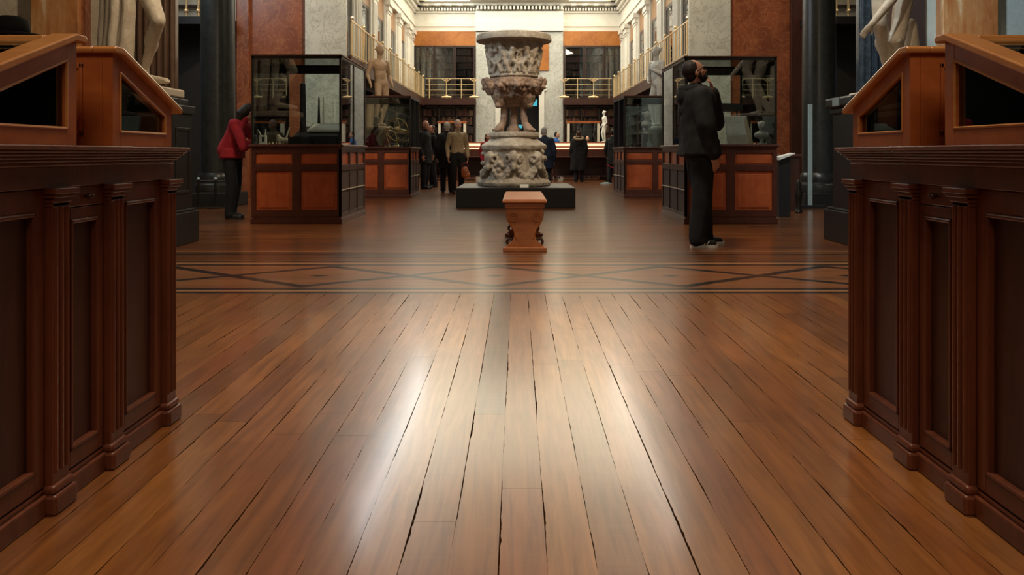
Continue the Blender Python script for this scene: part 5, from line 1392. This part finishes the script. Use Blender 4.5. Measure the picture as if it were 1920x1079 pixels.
def framed_case(x0, x1, y, z0, z1, label):
    t = thing('framed_cabinet', label, 'cabinet', ((x0+x1)/2, y, 0))
    for xx in (x0, x1-.09): obj('jamb', MB().box(xx, xx+.09, y-.05, y+.2, z0, z1-.08), M['cream_lit'], t, bevel=.005)
    obj('lintel', MB().box(x0-.03, x1+.03, y-.06, y+.22, z1-.08, z1), M['case_wood'], t, bevel=.005)
    obj('inner_back', MB().box(x0+.05, x1-.05, y+.12, y+.18, z0, z1-.05), M['panel_wood'], t)
    obj('base', MB().box(x0, x1, y-.05, y+.2, 0, z0), M['panel_wood'], t)
    for i in range(2): obj('shelf', MB().box(x0+.09, x1-.09, y-.02, y+.14, z0+.25+i*.27, z0+.27+i*.27), M['base_wood'], t)
    obj('glass_front', MB().box(x0+.09, x1-.09, y-.04, y-.035, z0, z1-.08), M['shelf_glass'], t)
framed_case(X(821, 29), X(873, 29), 29.15, 1.2, 2.06, 'pale-framed glazed cabinet before the far left bookcase')
framed_case(X(1064, 29), X(1125, 29), 29.15, 1.2, 2.06, 'pale-framed glazed cabinet before the far right bookcase')
# cyan screens beyond the doorway
t = thing('wall_screen', 'glowing cyan screen in the dark room beyond the central doorway', 'screen', (XE(992), YE+1.15, 2.75))
obj('screen_housing', MB().frame(XE(982)+.0, XE(1010), 2.70, 3.0, .025, YE+1.1, YE+1.19), M['black'], t); obj('display', MB().box(XE(983), XE(1009), YE+1.12, YE+1.16, 2.72, 2.98), M['screen'], t)
t = thing('wall_screen', 'small cyan screen low in the doorway, seen between the vase legs', 'screen', (XE(970), YE+1.1, 1.8))
obj('screen_housing', MB().frame(XE(965), XE(980), 1.84, 2.02, .02, YE+1.08, YE+1.19), M['black'], t); obj('display', MB().box(XE(966), XE(979), YE+1.10, YE+1.14, 1.85, 2.01), M['screen'], t)
t = thing('wall_screen', 'bright cyan screen high in the doorway, under the vase bowl', 'screen', (XE(973), YE+1.1, 2.75))
obj('screen_housing', MB().frame(XE(966), XE(982), 2.75, 3.05, .02, YE+1.08, YE+1.19), M['black'], t); obj('display', MB().box(XE(967), XE(981), YE+1.10, YE+1.14, 2.77, 3.03), M['screen'], t)
# bag of the sweater man
x = X(872, 17.55); t = thing('shoulder_bag', 'orange and brown bag hanging low beside the man in the tan sweater', 'bag', (x, 17.5, .35))
objm('bag_body', fuse(MB().ell((x, 17.5, .48), (.09, .05, .12)).ell((x+.02, 17.5, .42), (.10, .05, .07)), .01, 2, .008, 14), M['case_wood'], t, 0, 'all'); obj('strap', MB().ring((x, 17.5, .62), .07, .008, (0, 1, .2)), M['red_cloth'], t, smooth=True)

# ================================================================== BARRIERS, STANDS
x = X(1137, 23.2); y = 23.2
t = thing('barrier_post', 'low rope-barrier post with pale round foot near the far right table', 'barrier post', (x, y, 0))
obj('pole', MB().cyl((x, y, .03), (x, y, .58), .018), M['bronze'], t, smooth=True); obj('foot', MB().lathe([(.18, 0), (.18, .02), (.03, .05)], (x, y, 0), 24), M['steel'], t, smooth=True)
m = MB(); pts = [Vector((x+.02+i*.12, y, .56-.18*math.sin(PI*i/8))) for i in range(9)]; m.chain(pts, .016, 8); o = obj('barrier_rope', m, M['rope'], smooth=True); tag(o, 'red rope hanging from the low post near the far right table', 'rope')
x2 = x+1.0
for i, px in enumerate((404, 372)):
    y = 13.0; x = X(px, y); t = thing('barrier_post', 'low dark barrier post %s by the left granite column' % ('right of the red-jacketed visitor\'s back' if 0 else ('nearest the red-jacketed visitor' if i == 0 else 'half hidden by the black pedestal')), 'barrier post', (x, y, 0))
    obj('pole', MB().cyl((x, y, .02), (x, y, .46), .018), M['steel'] if 0 else M['bronze'], t, smooth=True); obj('foot', MB().lathe([(.14, 0), (.14, .015), (.03, .03)], (x, y, 0), 20), M['bronze'], t, smooth=True); obj('finial', MB().ell((x, y, .48), .028), M['steel'], t, smooth=True)
m = MB().cyl((X(372, 13), 13, .45), (X(404, 13), 13, .45), .008).cyl((X(404, 13), 13, .45), (X(450, 13), 13.0, .45), .008).cyl((X(372, 13), 13, .25), (X(450, 13), 13, .25), .006)
o = obj('barrier_rail', m, M['bronze']); tag(o, 'thin dark rail linking the low posts by the left granite column', 'rail')
# slanted label stand right of the near right case
y = 11.2; x = X(1474, y); t = thing('label_stand', 'slanted white label on a dark stand right of the near right glass case', 'label stand', (x, y, 0))
obj('post', MB().box(x-.09, x+.07, y+.02, y+.25, 0, .84), M['black'], t, bevel=.004)
obj('label_panel', MB().prism([(x-.11, .80), (x+.11, .885), (x+.11, .90), (x-.11, .84)], 'y', y-.05, y+.2), M['paper'], t)
# tall lit glass edge stand
y = 13.0; x = X(1519, y); t = thing('panel_stand', 'tall thin pale blue panel edge standing before the right granite column', 'panel', (x, y, 0))
obj('panel', MB().box(x-.032, x+.032, y-.02, y+.02, .05, 1.69), M['steel'], t, bevel=.004); obj('foot', MB().box(x-.25, x+.25, y-.06, y+.06, 0, .05), M['black'], t)
# dark low cabinet behind
o = thing('low_cabinet', 'low dark cabinet in the shade between the label stand and the right granite column', 'cabinet', (X(1492, 12.6), 12.7, 0))
obj('cabinet_body', MB().box(X(1462, 12.4), X(1500, 12.4), 12.4, 12.9, 0, .84), M['panel_wood'], o, bevel=.006); obj('cabinet_top', MB().box(X(1460, 12.4), X(1502, 12.4), 12.37, 12.93, .84, .88), M['red_wood'], o, bevel=.006)
o2 = obj('dark_figurine', fuse_obj if 0 else MB().lathe([(.05, 0), (.06, .03), (.03, .1), (.05, .22), (.06, .3), (.03, .38), (.04, .44), (.01, .5)], (X(1497, 11.9), 11.9, 0), 20), M['bronze'], smooth=True); tag(o2, 'small dark vase-shaped object on the floor beside the low dark cabinet', 'vase')
